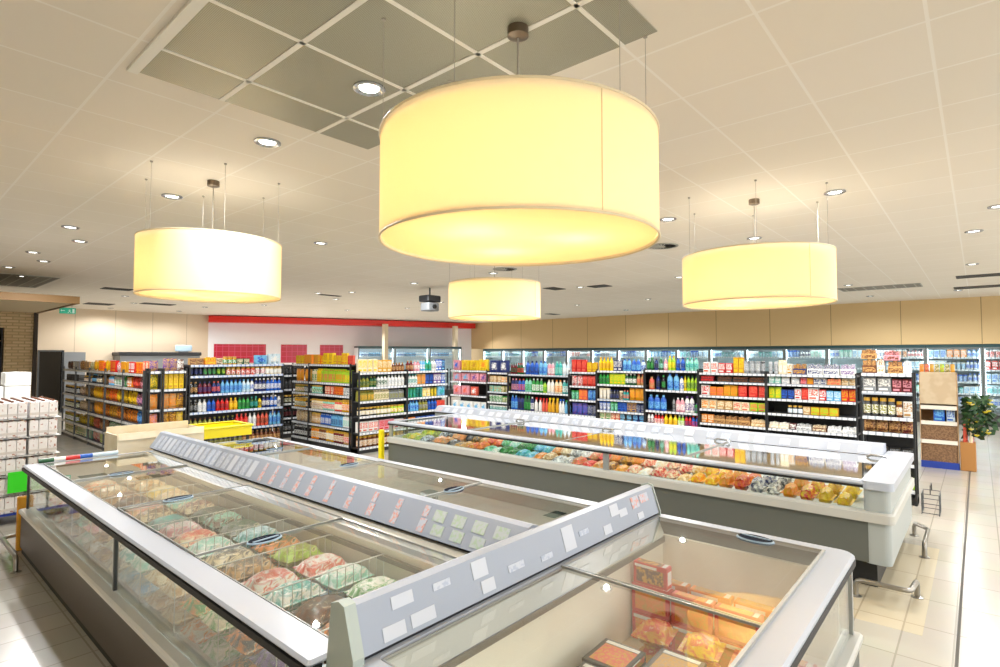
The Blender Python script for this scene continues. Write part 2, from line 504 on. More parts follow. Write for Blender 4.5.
# ------------------------------------------------------------------ ceiling lamps and vents
def drum(cx, cy, R, z0, z1, label, seam):
    t = thing('drum_pendant_lamp', label, 'lamp', (cx, cy, z0), 0, 'drum pendants over the freezers')
    n = 64
    sh = MB()
    for (r, flip) in ((R, 0), (R - 0.006, 1)):
        b = len(sh.v)
        for k in range(2):
            for i in range(n):
                a = 2 * pi * i / n
                sh.v.append((cx + r * cos(a), cy + r * sin(a), (z0, z1)[k]))
        for i in range(n):
            j = (i + 1) % n
            sh.face((b + i, b + j, b + n + j, b + n + i), 0, True)
    o = child(sh, 'lamp_shade', M_SHADE, t, t)
    for nm, zz in (('lower_rim', z0), ('upper_rim', z1)):
        rim = MB()
        rim.tube([(cx + (R + .001) * cos(2 * pi * i / n), cy + (R + .001) * sin(2 * pi * i / n), zz) for i in range(n + 1)], 0.006, 6)
        child(rim, nm, M_RIM, t, t)
    child(MB().lathe([(R - 0.012, z0 + 0.012), (R - 0.012, z0 + 0.018)], n, 0, cx, cy), 'diffuser', M_DIFF, t, t)
    a = radians(seam)
    child(MB().tube([(cx + (R + .0005) * cos(a), cy + (R + .0005) * sin(a), z0 + .01), (cx + (R + .0005) * cos(a), cy + (R + .0005) * sin(a), z1 - .01)], .003, 6), 'seam', M_RIM, t, t)
    can = MB().lathe([(0.055, ZC), (0.055, ZC - 0.05), (0.03, ZC - 0.06)][::-1], 20, 0, cx, cy)
    child(can, 'ceiling_canopy', M['brass'], t, t)
    child(MB().tube([(cx, cy, ZC - 0.05), (cx, cy, z0 + .3)], 0.005, 6), 'cord', M['cord'], t, t)
    sp = MB()
    for k in range(3):
        b = pi * k / 3
        sp.tube([(cx - (R - .01) * cos(b), cy - (R - .01) * sin(b), z1 - .05), (cx + (R - .01) * cos(b), cy + (R - .01) * sin(b), z1 - .05)], 0.004, 6)
    child(sp, 'spider_frame', M['wire'], t, t)
    child(MB().lathe([(0.03, z0 + .18), (0.06, z0 + .22), (0.06, z0 + .27), (0.03, z0 + .30)], 14, 0, cx, cy), 'lamp_holder', M['wire'], t, t)
    for k in range(6):
        b = 2 * pi * k / 6 + 0.3
        x, y = cx + (R - .01) * cos(b), cy + (R - .01) * sin(b)
        child(MB().tube([(x, y, z1 - .02), (x, y, ZC)], 0.0016, 5).lathe([(0.012, ZC - .012), (0.012, ZC)], 8, 0, x, y), 'suspension_wire', M['cord'], t, t)
    child(MB().lathe([(R - 0.02, z1 - 0.035), (R - 0.02, z1 - 0.028)], n, 0, cx, cy), 'added_top_cover', M_TOP, t, t)  # closed top added to keep the bulbs from lighting the ceiling
    for k in range(3):
        b = 2 * pi * k / 3 + 1.0
        l = bpy.data.lights.new('drum_bulb', 'POINT'); l.energy = DRUM_W * (R / .69) ** 2; l.color = (1.0, 0.85, 0.55); l.shadow_soft_size = 0.10
        lo = bpy.data.objects.new('drum_bulb', l); lo.location = (0.3 * R / .69 * cos(b), 0.3 * R / .69 * sin(b), 0.17); lo.parent = t; COL.objects.link(lo)
    return t
M_TOP = shade_mat('drum_added_top', 'f3ead8', 0.10)
M_SHADE = shade_mat('drum_fabric', 'fdf2d9', 0.5)
M_DIFF = shade_mat('drum_diffuser', 'fdf1d8', 0.6)
M_RIM = mat('drum_rim', 'e6d9b8', 0.5)
drum(2.16, 1.75, 0.69, 2.615, 3.125, 'largest drum pendant lamp, hung below the dark mesh ceiling panels', -112)
drum(2.18, 5.58, 0.625, 2.61, 3.135, 'drum pendant lamp nearest the brick wall, over the freezer with wire baskets', -88)
drum(6.31, 5.58, 0.70, 2.61, 3.14, 'smallest looking drum pendant lamp, farthest off, before the red fascia', -80)
drum(6.30, 1.80, 0.75, 2.60, 3.12, 'drum pendant lamp over the grey chest freezer, before the tan wall', -125)

DL = [((2.04, 2.86), 'downlight set in the dark mesh ceiling panel'), ((2.05, 4.22), 'downlight just past the dark mesh ceiling panel'),
      ((2.10, 6.44), 'downlight above the drum lamp nearest the brick wall'), ((6.5, 2.87), 'downlight beside the right rim of the largest drum lamp'),
      ((6.55, 1.08), 'downlight with bright ring above the drum lamp over the chest freezer'), ((8.38, 2.4), 'downlight between ceiling and top of the drum lamp over the chest freezer'),
      ((8.41, 4.89), 'downlight near the round ceiling diffuser'), ((11.54, 4.86), 'downlight at the left edge of the drum lamp before the tan wall'),
      ((1.74, 9.02), 'fainter downlight of the first pair left of the far drum lamp'), ((2.05, 10.03), 'brighter downlight of the first pair left of the far drum lamp'),
      ((1.77, 11.69), 'fainter downlight of the second pair near the hung soffit'), ((2.07, 12.66), 'brighter downlight of the second pair near the hung soffit'),
      ((1.78, 14.04), 'downlight at the edge of the picture above the grey ceiling grille'), ((2.17, 15.43), 'downlight just above the grey ceiling grille'),
      ((4.86, 18.45), 'downlight between the black slot vents near the beige wall'), ((5.78, 23.56), 'downlight close to the beige wall near the exit sign'),
      ((5.71, 20.72), 'downlight below the lower black slot vent near the beige wall'), ((7.9, 23.2), 'downlight closest to the beige wall under the drum lamp'),
      ((7.83, 20.56), 'downlight above the start of the red fascia'), ((4.47, 7.46), 'lone bright downlight between the two left drum lamps'),
      ((8.54, 12.67), 'bright downlight in the ceiling above the middle of the red fascia'), ((9.3, 14.62), 'second downlight above the middle of the red fascia'),
      ((8.83, 18.23), 'downlight just beneath the rim of the left drum lamp'), ((8.42, 9.98), 'downlight beside the hung ceiling unit'),
      ((11.86, 17.9), 'small downlight close above the red fascia'), ((12.77, 15.5), 'small downlight above the right half of the red fascia'),
      ((8.07, 13.57), 'dim downlight beside the thin black slot'), ((12.03, 12.92), 'small downlight just left of the smallest drum lamp'),
      ((8.46, 7.52), 'downlight beside the round diffuser above the smallest drum lamp'), ((11.63, 7.44), 'downlight beside the square black slot vent'),
      ((15.77, 10.22), 'small downlight right of the smallest drum lamp'), ((15.48, 7.5), 'downlight over the tan wall, between slot vent and drum lamp'),
      ((18.74, 9.97), 'small downlight closest to the tan wall joint'), ((15.54, 2.33), 'downlight above the long grey wall grille'),
      ((18.86, 2.3), 'downlight below the long grey wall grille'), ((9.87, 0.0), 'downlight at the right edge above the twin black slots'),
      ((13.45, 0.04), 'downlight just above the twin black slots'), ((18.62, 0.35), 'downlight just below the twin black slots'),
      ((8.39, -0.22), 'downlight cut by the right edge of the picture')]
dl0 = None
sl = bpy.data.lights.new('downlight_beam', 'SPOT'); sl.energy = SPOT_W; sl.spot_size = radians(168); sl.spot_blend = 0.5; sl.shadow_soft_size = 0.035; sl.color = (0.97, 0.985, 1.0)
def beam(x, y):
    lo = bpy.data.objects.new('downlight_beam', sl); lo.location = (x, y, ZC - 0.035); COL.objects.link(lo)
for (x, y), lab in DL:
    if dl0 is None:
        t = thing('recessed_downlight', lab, 'downlight', (0, 0, ZC), 0, 'recessed ceiling downlights')
        MB().lathe([(0.062, -0.004), (0.085, -0.016), (0.10, -0.010), (0.10, 0.0)], 24, 0, cap0=False, cap1=False).build('ring', M['chrome'], t, off=(0, 0, 0))
        MB().lathe([(0.055, -0.006), (0.064, -0.004)], 20).build('lamp_lens', M['lamp'], t, off=(0, 0, 0))
        dl0 = t
    else:
        t = copy_tree(dl0)
    t['label'] = lab + ' in the ceiling' if len(lab.split()) < 6 else lab
    z = ZC - (0.007 if (x, y) == (2.04, 2.86) else 0.0)
    t.location = (x, y, z)
    if (x, y) not in ((1.78, 14.04), (2.17, 15.43)):      # beam left out for two lamps to hold down the glow on the soffit
        beam(x, y)
# the lamps of the parts of the shop behind and beside the camera, which light what the photo shows
for x, y in ((0.0, -5.0), (0.0, -1.5)):
    beam(x, y)
for x in (4.2, 8.4, 12.6, 17.0):
    beam(x, -3.0); beam(x, -6.0)

def round_vent(x, y, label):
    t = thing('round_ceiling_diffuser', label, 'vent', (x, y, ZC), 0, 'round ceiling diffusers')
    b = MB()
    b.lathe([(0.20, -0.012), (0.24, -0.008), (0.24, 0)], 28, 0, cap0=False, cap1=False)
    b.build('rim', M['ventm'], t, off=(0, 0, 0))
    MB().lathe([(0.205, -0.004), (0.205, -0.002)], 28).build('backing', M['ventdark'], t, off=(0, 0, 0))
    v = MB()
    for k in range(20):
        a = 2 * pi * k / 20
        c, s_ = cos(a), sin(a)
        v.quad((.05 * c - .008 * s_, .05 * s_ + .008 * c, -.006), (.2 * c - .014 * s_, .2 * s_ + .014 * c, -.006), (.2 * c + .014 * s_, .2 * s_ - .014 * c, -.012), (.05 * c + .008 * s_, .05 * s_ - .008 * c, -.012))
    v.lathe([(0.05, -0.013), (0.05, -0.006)], 14)
    v.build('vanes', M['ventm'], t, off=(0, 0, 0))
round_vent(8.07, 3.66, 'round radial diffuser right of the largest drum lamp')
round_vent(8.21, 6.99, 'round radial diffuser above the smallest drum lamp')

def slot_vent(x0, x1, y0, y1, label, name='slot_vent', m='ventdark', nslat=3, axis='x'):
    t = thing(name, label, 'vent', ((x0 + x1) / 2, (y0 + y1) / 2, ZC), 0, 'ceiling slot vents')
    b = MB()
    b.box(x0 - .02, x1 + .02, y0 - .02, y0, ZC - .012, ZC); b.box(x0 - .02, x1 + .02, y1, y1 + .02, ZC - .012, ZC)
    b.box(x0 - .02, x0, y0, y1, ZC - .012, ZC); b.box(x1, x1 + .02, y0, y1, ZC - .012, ZC)
    child(b, 'rim', M[m], t, t)
    child(MB().box(x0, x1, y0, y1, ZC - .004, ZC), 'backing', M['ventdark' if m == 'ventdark' else 'ventgrey'], t, t)
    s_ = MB()
    for k in range(nslat):
        f = (k + .5) / nslat
        if axis == 'x':
            yy = y0 + (y1 - y0) * f; s_.box(x0, x1, yy - .012, yy + .012, ZC - .010, ZC - .004)
        else:
            xx = x0 + (x1 - x0) * f; s_.box(xx - .012, xx + .012, y0, y1, ZC - .010, ZC - .004)
    child(s_, 'slat', M[m], t, t)
slot_vent(11.6, 11.95, 6.75, 7.2, 'square black slot vent near the small round diffuser')
slot_vent(15.3, 15.75, -0.45, 0.3, 'upper black slot vent of the twin pair before the tan wall')
slot_vent(17.8, 18.3, -0.65, 0.4, 'lower black slot vent of the twin pair before the tan wall')
slot_vent(16.2, 17.0, 1.0, 2.65, 'long grey louvred grille beside the drum lamp, before tan wall', 'louvred_ceiling_grille', 'ventm', 8, 'x')
slot_vent(3.9, 4.5, 16.4, 16.8, 'upper black slot vent near the beige wall')
slot_vent(4.7, 5.4, 21.6, 22.3, 'lower black slot vent nearest the exit sign')
slot_vent(5.9, 6.8, 20.3, 20.8, 'black slot vent under the rim of the left drum lamp')
slot_vent(8.3, 8.9, 13.75, 13.9, 'thin black slot above the red fascia')
slot_vent(11.2, 11.7, 7.95, 8.25, 'thin slot vent over the smallest drum lamp')
slot_vent(18.3, 18.9, 13.1, 13.4, 'tiny slot vent before the start of the tan wall')
slot_vent(0.6, 2.75, 15.2, 17.8, 'wide grey ceiling grille above the brown soffit', 'ceiling_grille', 'ventm', 10, 'y')

# hung ceiling unit, exit sign, column
t = thing('projector', 'boxy grey unit hung from the ceiling before the red fascia', 'projector', (9.3, 10.4, 3.15))
child(MB().box(9.08, 9.52, 10.22, 10.58, 3.38, 3.54, 0, .02), 'upper_case', M['blackm'], t, t)
child(MB().box(9.12, 9.48, 10.24, 10.56, 3.15, 3.36, 0, .02), 'lower_case', M['midm'], t, t)
child(MB().tube([(9.3, 10.25, 3.26), (9.3, 10.20, 3.26)], .055, 14), 'lens', M['gasket'], t, t)
child(MB().tube([(9.3, 10.4, 3.5), (9.3, 10.4, ZC)], .02, 8), 'mount', M['darkm'], t, t)
t = thing('exit_sign', 'small green exit sign hung near the beige wall', 'sign', (3.85, 20.0, 3.25))
child(MB().box(3.66, 4.04, 19.97, 20.03, 3.25, 3.42, 0, .01), 'lamp_box', mat('exit_green', '1f9a7a', 0.4, emit=('1f9a7a', 0.35)), t, t)
pg = MB()
pg.lathe([(0.016, 0), (0.016, .004)], 10)
pgm = mat('exit_white', 'e8fff6', 0.5)
a = MB()
y = 19.965
a.box(3.70, 3.78, y, y + .004, 3.325, 3.345); a.prism([(3.66 + .02, 3.335), (3.71, 3.365), (3.71, 3.305)], 'y', y, y + .004)
a.box(3.88, 3.90, y, y + .004, 3.32, 3.37); a.box(3.86, 3.92, y, y + .004, 3.345, 3.36); a.prism([(3.88, 3.32), (3.90, 3.32), (3.86, 3.27), (3.845, 3.275)], 'y', y, y + .004)
a.prism([(3.885, 3.325), (3.905, 3.325), (3.935, 3.275), (3.92, 3.27)], 'y', y, y + .004); a.box(3.955, 4.005, y, y + .004, 3.27, 3.39)
child(a, 'pictogram', pgm, t, t)
child(MB().tube([(3.75, 20, 3.42), (3.75, 20, ZC)], .006, 6), 'hanger', M['cord'], t, t)
child(MB().tube([(3.95, 20, 3.42), (3.95, 20, ZC)], .006, 6), 'hanger', M['cord'], t, t)
struct(MB().box(15.9, 16.1, 20.9, 21.1, 0, 3.5), 'column_1', mat('column_beige', 'd8c8ac', 0.6))
struct(MB().box(19.4, 19.6, 19.8, 20.0, 0, 3.5), 'column_2', mat('column_beige', 'd8c8ac', 0.6))

# ------------------------------------------------------------------ island freezers
def stack_rail(mb, x0, x1, y0, y1, z0, z1, w, m=0, ch=0.012):
    """a frame of four rails round a rectangle, w wide"""
    mb.box(x0, x1, y0, y0 + w, z0, z1, m, ch); mb.box(x0, x1, y1 - w, y1, z0, z1, m, ch)
    mb.box(x0, x0 + w, y0 + w * .7, y1 - w * .7, z0, z1, m, ch); mb.box(x1 - w, x1, y0 + w * .7, y1 - w * .7, z0, z1, m, ch)

def knob(x, y, z, ang, lid, root):
    """oval lid handle: a pale ring round a dark bowl"""
    h = MB()
    n = 20
    for r0, r1, za, zb, m in ((1.0, .96, 0, .006, 0), (.96, .90, .006, .009, 0), (.90, .60, .009, .008, 1), (.60, .0, .008, .008, 1)):
        b = len(h.v)
        for r, zz in ((r0, za), (r1, zb)):
            for i in range(n):
                a = 2 * pi * i / n
                px, py = .115 * r * cos(a), .066 * r * sin(a)
                h.v.append((x + px * cos(ang) - py * sin(ang), y + px * sin(ang) + py * cos(ang), z + zz))
        for i in range(n):
            j = (i + 1) % n
            h.face((b + i, b + j, b + n + j, b + n + i), m, True)
    b = len(h.v)
    for px, py, pz in ((-.085, -.024, .005), (.085, -.024, .005), (.085, -.010, .005), (-.085, -.010, .005), (-.085, -.024, .013), (.085, -.024, .013), (.085, -.010, .013), (-.085, -.010, .013)):
        h.v.append((x + px * cos(ang) - py * sin(ang), y + px * sin(ang) + py * cos(ang), z + pz))
    for q in ((0, 3, 2, 1), (4, 5, 6, 7), (0, 1, 5, 4), (1, 2, 6, 5), (2, 3, 7, 6), (3, 0, 4, 7)):
        h.face([b + i for i in q], 0)
    return child(h, 'handle', [M['handler'], M['handle']], lid, root)

def ring_frame(outer, inner, z0, z1, mb, ch=.012):
    n = len(outer)
    def inset(P, k):
        cx = sum(p[0] for p in P) / n; cy = sum(p[1] for p in P) / n
        return [(p[0] + (ch * k if p[0] < cx else -ch * k), p[1] + (ch * k if p[1] < cy else -ch * k)) for p in P]
    loops = [(outer, z0), (outer, z1 - ch), (inset(outer, 1), z1), (inner, z1), (inner, z0)]
    base = len(mb.v)
    for P, z in loops: mb.v += [(p[0], p[1], z) for p in P]
    L = len(loops)
    for k in range(L):
        for i in range(n):
            j = (i + 1) % n
            mb.face((base + k * n + i, base + k * n + j, base + ((k + 1) % L) * n + j, base + ((k + 1) % L) * n + i))
    return mb

def lid_pane(root, x0, x1, y0, y1, z, name='lid', fw=0.02, gl='glass'):
    l = MB()
    l.box(x0, x1, y0, y1, z, z + .006, 1)
    l.m[1] = 0          # the sheen is on the top face, the rest of the pane is clear
    o = child(l, name, [M[gl], M['clear']], root, root)
    k = fw * .28
    child(ring_frame([(x0, y0), (x1, y0), (x1, y1), (x0, y1)], [(x0 + .006, y0 + k), (x1 - .006, y0 + k), (x1 - .006, y1 - k), (x0 + .006, y1 - k)], z - .003, z + .010, MB(), .002), 'lid_frame', M['frame'], o, root)
    return o

def wire_basket_divider(root, x0, x1, y, z0, z1, axis='x', step=.055):
    d = MB()
    d.tube([(x0, y, z1), (x1, y, z1)], .004, 6); d.tube([(x0, y, z0 + .02), (x1, y, z0 + .02)], .003, 5)
    n = int((x1 - x0) / step)
    for k in range(n + 1):
        x = x0 + (x1 - x0) * k / n
        d.tube([(x, y, z0), (x, y, z1)], .0032, 4)
    return child(d, 'wire_divider', M['wire'], root, root)

# --- freezer A: the long double island with a price ridge in the middle
A = thing('island_freezer', 'long double island freezer with white rails and slanted price ridge', 'freezer', (2.42, 4.85, 0))
AX0, AX1, AY0, AY1 = 1.12, 3.80, 1.92, 7.56
child(MB().box(AX0 + .012, AX1 - .012, AY0, AY1 - .012, 0, .06), 'kick_plate', M['kick'], A, A)
b = MB()
b.box(AX0, AX0 + .03, AY0, AY1, .06, .41); b.box(AX1 - .03, AX1, AY0, AY1, .06, .41); b.box(AX0 + .03, AX1 - .03, AY1 - .03, AY1, .06, .41); b.box(AX0 + .03, AX1 - .03, AY0, AY1 - .03, .06, .09)
child(b, 'body_panel', M['bodydark'], A, A)
b = MB()
b.box(AX0 - .02, AX0 + .06, AY0, AY1 + .02, .40, .45, 0, .012); b.box(AX1 - .06, AX1 + .02, AY0, AY1 + .02, .40, .45, 0, .012); b.box(AX0 + .06, AX1 - .06, AY1 - .06, AY1 + .02, .40, .45, 0, .012)
child(b, 'bumper', mat('bumper_white_lifted', 'e2e3e0', .4), A, A)  # bumper white lightened to make up for the shade under the rail
for x in (AX0 + .045, AX1 - .05):
    child(MB().box(x, x + .006, AY0, AY1 - .02, .45, .85), 'front_glass', M['fglass'], A, A)
child(MB().box(AX0 + .05, AX1 - .05, AY1 - .03, AY1 - .024, .45, .85), 'end_glass', M['fglass'], A, A)
for yy in (7.52, 4.48):
    child(MB().box(AX0 + .035, AX0 + .06, yy - .012, yy + .012, .45, .85), 'glass_post', M['darkm'], A, A)
b = MB()
b.box(AX0 + .0, AX0 + .16, AY0, AY1 + .02, .872, .90, 0, .012); b.box(AX1 - .14, AX1, AY0, AY1 + .02, .872, .90, 0, .014)
b.box(AX0 + .16, AX1 - .14, AY1 - .10, AY1 + .02, .872, .90, 0, .012)
child(b, 'top_rail', M['rail'], A, A)
b = MB(); b.box(AX0 - .004, AX0 + .06, AY0, AY1 + .024, .842, .873); b.box(AX1 - .06, AX1 + .004, AY0, AY1 + .024, .842, .873); b.box(AX0 + .06, AX1 - .06, AY1 - .05, AY1 + .024, .842, .873)
child(b, 'rail_gasket', M['gasket'], A, A)
b = MB()
b.box(AX0 + .06, AX0 + .09, AY0, AY1 - .06, .28, .44); b.box(AX1 - .09, AX1 - .06, AY0, AY1 - .06, .28, .44)
b.box(AX0 + .06, AX1 - .06, AY1 - .09, AY1 - .06, .28, .44); b.box(AX0 + .06, AX1 - .06, AY0, AY1 - .06, .26, .29); b.box(AX0 + .06, AX1 - .06, AY0, AY0 + .03, .28, .84)
b.box(2.27, 2.30, AY0, AY1 - .06, .28, .84); b.box(2.56, 2.59, AY0, AY1 - .06, .28, .84)
child(b, 'liner', M['liner'], A, A)
b = MB(); b.box(2.245, 2.27, AY0 + .03, AY1 - .09, .715, .745); b.box(2.59, 2.615, AY0 + .03, AY1 - .09, .715, .745)
child(b, 'liner_strip', M['strip'], A, A)
b = MB(); b.box(2.23, 2.238, AY0 + .1, AY1 - .2, .836, .844)
child(b, 'light_strip', M['well_fill'], A, A)  # glowing strips on both sides, added to brighten the wells
b = MB(); b.box(2.622, 2.63, AY0 + .1, AY1 - .2, .836, .844)
child(b, 'light_strip', M['well_fill'], A, A)
b = MB().prism([(2.20, .845), (2.20, .88), (2.36, .91), (2.52, .91), (2.66, .88), (2.66, .845)], 'y', AY0, AY1 - .05)
child(b, 'centre_rail', M['slope'], A, A)
HP = [(2.33, .905), (2.31, .925), (2.43, 1.095), (2.47, 1.105), (2.52, 1.09), (2.52, .905)]
hd = child(MB().prism(HP, 'y', 1.90, 7.66, [1, 0, 2, 2, 2, 1], 2), 'price_header', [M['header'], M['gasket'], M['headerw']], A, A)
def a_tag(y, w, f0, f1, m):
    t0 = (2.31 + .12 * f0, .925 + .17 * f0); t1 = (2.31 + .12 * f1, .925 + .17 * f1)
    nx, nz = -.17 / .208 * .003, .12 / .208 * .003
    q = MB()
    q.prism([(t0[0], t0[1]), (t0[0] + nx, t0[1] + nz), (t1[0] + nx, t1[1] + nz), (t1[0], t1[1])], 'y', y, y + w)
    child(q, 'price_tag', m, hd, A)
rr = random.Random(3)
y = 1.98
while y < 7.55:
    z = y
    m = M['tagg'] if y < 2.6 else M['tagp'] if y < 5.0 else rr.choice([M['tag'], M['tagb'], M['tagb']])
    if y < 2.6:
        a_tag(y, .10, .1, .42, m); a_tag(y + .03, .10, .5, .85, m)
        y += .17
    elif y < 5.0:
        a_tag(y, .06, .08, .5, m); a_tag(y + .015, .05, .55, .9, m)
        y += .27 if y < 4 else .2
    else:
        a_tag(y, .09, .1, .85, m)
        y += .135
# lids and handles
ys = [1.95, 3.40, 4.85, 6.25, 7.44]
for k in range(4):
    zz = .893 + (.010 if k % 2 else 0)
    l = lid_pane(A, AX0 + .15, 2.24, ys[k], ys[k + 1] + (.03 if k < 3 else 0), zz)
    if k > 0 or True:
        hy = (3.37, 4.80, 6.28)[k] if k < 3 else None
        if hy: knob(1.66, hy, zz + .012, radians(5), l, A)
    l = lid_pane(A, 2.62, AX1 - .13, ys[k], ys[k + 1] + (.03 if k < 3 else 0), zz)
    hy = (3.40, 4.94, 6.51, 7.34)[k]
    knob(3.32, hy, zz + .012, radians(5), l, A)
for yy in (2.35, 2.95, 3.55, 4.15, 4.75, 5.35, 5.95, 6.55):
    wire_basket_divider(A, AX0 + .10, 2.25, yy, .42, .76)
# basket floors
b = MB(); b.box(AX0 + .10, 2.26, AY0 + .04, AY1 - .10, .40, .415); b.box(2.60, AX1 - .10, AY0 + .04, AY1 - .10, .40, .415)
child(b, 'basket_floor', M['wire'], A, A)

# --- freezer B: the end unit standing across the near end of the island
B = thing('end_freezer', 'near end freezer across the island with grey price ridge and orange boxes inside', 'freezer', (2.5, 1.2, 0))
BX0, BX1, BY0, BY1 = 1.20, 3.80, .56, 1.86
child(MB().box(BX0 + .1, BX1 - .1, BY0 + .1, BY1, 0, .13), 'kick_plate', M['kick'], B, B)
b = MB()
b.box(BX0, BX1, BY0, BY0 + .03, .11, .41); b.box(BX0, BX0 + .03, BY0 + .03, BY1, .11, .41); b.box(BX1 - .03, BX1, BY0 + .03, BY1, .11, .41); b.box(BX0 + .03, BX1 - .03, BY0 + .03, BY1, .11, .14)
child(b, 'body_panel', M['body'], B, B)
b = MB(); b.box(BX0 - .02, BX1 + .02, BY0 - .02, BY0 + .05, .40, .45, 0, .012); b.box(BX1 - .05, BX1 + .02, BY0 + .05, BY1, .40, .45, 0, .012); b.box(BX0 - .02, BX0 + .05, BY0 + .05, BY1, .40, .45, 0, .012)
child(b, 'bumper', M['band'], B, B)
child(MB().box(BX0 + .02, BX1 - .02, BY0 + .03, BY0 + .036, .45, .86), 'front_glass', M['fglass'], B, B)
for x in (BX0 + .03, BX1 - .036):
    child(MB().box(x, x + .006, BY0 + .04, BY1 - .1, .45, .86), 'side_glass', M['fglass'], B, B)
for x in (BX0 + .02, BX1 - .05):
    child(MB().box(x, x + .03, BY0 + .02, BY0 + .05, .45, .86), 'glass_post', M['frame'], B, B)
# top frame with a rounded outer corner
def rrect(x0, x1, y0, y1, r, n=6):
    P = []
    for cx, cy, a0 in ((x1 - r, y0 + r, -90), (x1 - r, y1 - r, 0), (x0 + r, y1 - r, 90), (x0 + r, y0 + r, 180)):
        for k in range(n + 1):
            a = radians(a0 + 90 * k / n); P.append((cx + r * cos(a), cy + r * sin(a)))
    return P
child(ring_frame(rrect(BX0, BX1, BY0, BY1 - .05, .07), rrect(BX0 + .10, BX1 - .09, BY0 + .14, BY1 - .12, .03), .885, .91, MB()), 'top_rail', M['rail'], B, B)
child(ring_frame(rrect(BX0 - .004, BX1 + .004, BY0 - .004, BY1 - .046, .074), rrect(BX0 + .06, BX1 - .06, BY0 + .06, BY1 - .12, .03), .852, .886, MB(), .002), 'rail_gasket', M['gasket'], B, B)
b = MB(); b.box(BX0 + .13, BX1 - .13, BY0 + .135, BY0 + .15, .905, .925)
child(b, 'lid_track', M['frame'], B, B)
b = MB()
b.box(BX0 + .06, BX1 - .06, BY0 + .05, BY0 + .08, .28, .44); b.box(BX0 + .05, BX0 + .08, BY0 + .05, BY1 - .14, .28, .44); b.box(BX1 - .12, BX1 - .09, BY0 + .08, BY1 - .14, .28, .80)
b.box(BX0 + .06, BX1 - .09, BY0 + .05, BY1 - .14, .26, .29); b.box(BX0 + .06, BX1 - .09, BY1 - .17, BY1 - .14, .28, .78)
child(b, 'liner', M['liner'], B, B)
child(MB().box(BX0 + .08, BX1 - .12, BY1 - .185, BY1 - .17, .755, .79), 'liner_strip', M['strip'], B, B)
child(MB().prism([(BY1 - .175, .79), (BY1 - .13, .895), (BY1 - .09, .895), (BY1 - .13, .78)], 'x', BX0 + .08, BX1 - .10), 'liner_slope', M['slope'], B, B)
BH = [(1.765, .905), (1.745, .93), (1.80, 1.105), (1.83, 1.115), (1.87, 1.10), (1.90, .905)]
hb = child(MB().prism(BH, 'x', 1.24, 3.74, [1, 0, 2, 2, 2, 1], 2), 'price_header', [M['header'], M['gasket'], M['headerw']], B, B)
ec = MB().prism([(1.735, .86), (1.735, .94), (1.795, 1.118), (1.83, 1.127), (1.88, 1.11), (1.91, .86)], 'x', 1.19, 1.24)
child(ec, 'header_end_cap', mat('end_cap_green_grey', 'aab5ae', 0.4), B, B)
ec = MB().prism([(1.735, .86), (1.735, .94), (1.795, 1.118), (1.83, 1.127), (1.88, 1.11), (1.91, .86)], 'x', 3.74, 3.75)
child(ec, 'header_end_cap', mat('end_cap_green_grey', 'aab5ae', 0.4), B, B)
def b_tag(x, w, f0, f1, m):
    t0 = (1.745 + .055 * f0, .93 + .175 * f0); t1 = (1.745 + .055 * f1, .93 + .175 * f1)
    ny, nz = -.003, .001
    child(MB().prism([t0, (t0[0] + ny, t0[1] + nz), (t1[0] + ny, t1[1] + nz), t1], 'x', x, x + w), 'price_tag', m, hb, B)
for x, w, f0, f1, m in ((1.34, .11, .08, .36, 'tag'), (1.48, .13, .10, .38, 'tag'), (1.40, .11, .62, .88, 'tag'), (1.62, .10, .64, .80, 'tagb'), (1.86, .10, .50, .92, 'tag'), (1.90, .09, .10, .40, 'tag'),
                        (2.10, .12, .30, .48, 'tagb'), (2.36, .10, .2, .35, 'tagb'), (2.58, .11, .15, .85, 'tag'), (2.74, .10, .40, .55, 'tagb'), (3.00, .09, .1, .38, 'tag'), (3.12, .10, .55, .92, 'tag'),
                        (3.22, .10, .42, .66, 'tag'), (3.40, .10, .50, .90, 'tagp'), (3.52, .12, .58, .88, 'tagp'), (3.44, .08, .08, .30, 'tag')):
    b_tag(x, w, f0, f1, M[m])
l1 = lid_pane(B, BX0 + .11, 2.55, BY0 + .14, BY1 - .13, .895)
l2 = lid_pane(B, 2.50, BX1 - .10, BY0 + .14, BY1 - .13, .905)
knob(3.64, 1.07, .912, radians(85), l2, B)

# --- freezer C: the long grey chest freezer behind
Cz = thing('chest_freezer', 'long grey chest freezer with white bumper, standing before the shelf units', 'freezer', (6.7, 4.3, 0))
CX0, CX1, CY0, CY1 = 5.80, 7.72, .60, 7.50
child(MB().box(CX0 + .12, CX1 - .1, CY0 + .12, CY1 - .1, 0, .25), 'kick_plate', M['kick'], Cz, Cz)
b = MB(); b.box(CX0, CX0 + .03, CY0 + .06, CY1, .24, .62); b.box(CX1 - .03, CX1, CY0 + .06, CY1, .24, .62); b.box(CX0 + .03, CX1 - .03, CY1 - .03, CY1, .24, .62); b.box(CX0 + .03, CX1 - .03, CY0 + .06, CY1 - .03, .24, .27)
child(b, 'body_panel', M['body'], Cz, Cz)
b = MB(); b.prism(rrect(CX0 - .006, CX1 + .006, CY0, CY0 + .20, .06), 'z', .235, .88)
child(b, 'end_panel', M['bodyend'], Cz, Cz)
b = ring_frame(rrect(CX0 - .05, CX1 + .03, CY0 - .03, CY1 + .02, .06), rrect(CX0 + .06, CX1 - .05, CY0 + .06, CY1 - .05, .03), .60, .685, MB())
child(b, 'bumper', M['band'], Cz, Cz)
child(MB().box(CX0 + .03, CX0 + .036, CY0 + .2, CY1 - .02, .68, .90), 'front_glass', M['fglass'], Cz, Cz)
child(MB().box(CX0 + .05, CX1 - .05, CY1 - .03, CY1 - .024, .62, .90), 'end_glass', M['fglass'], Cz, Cz)
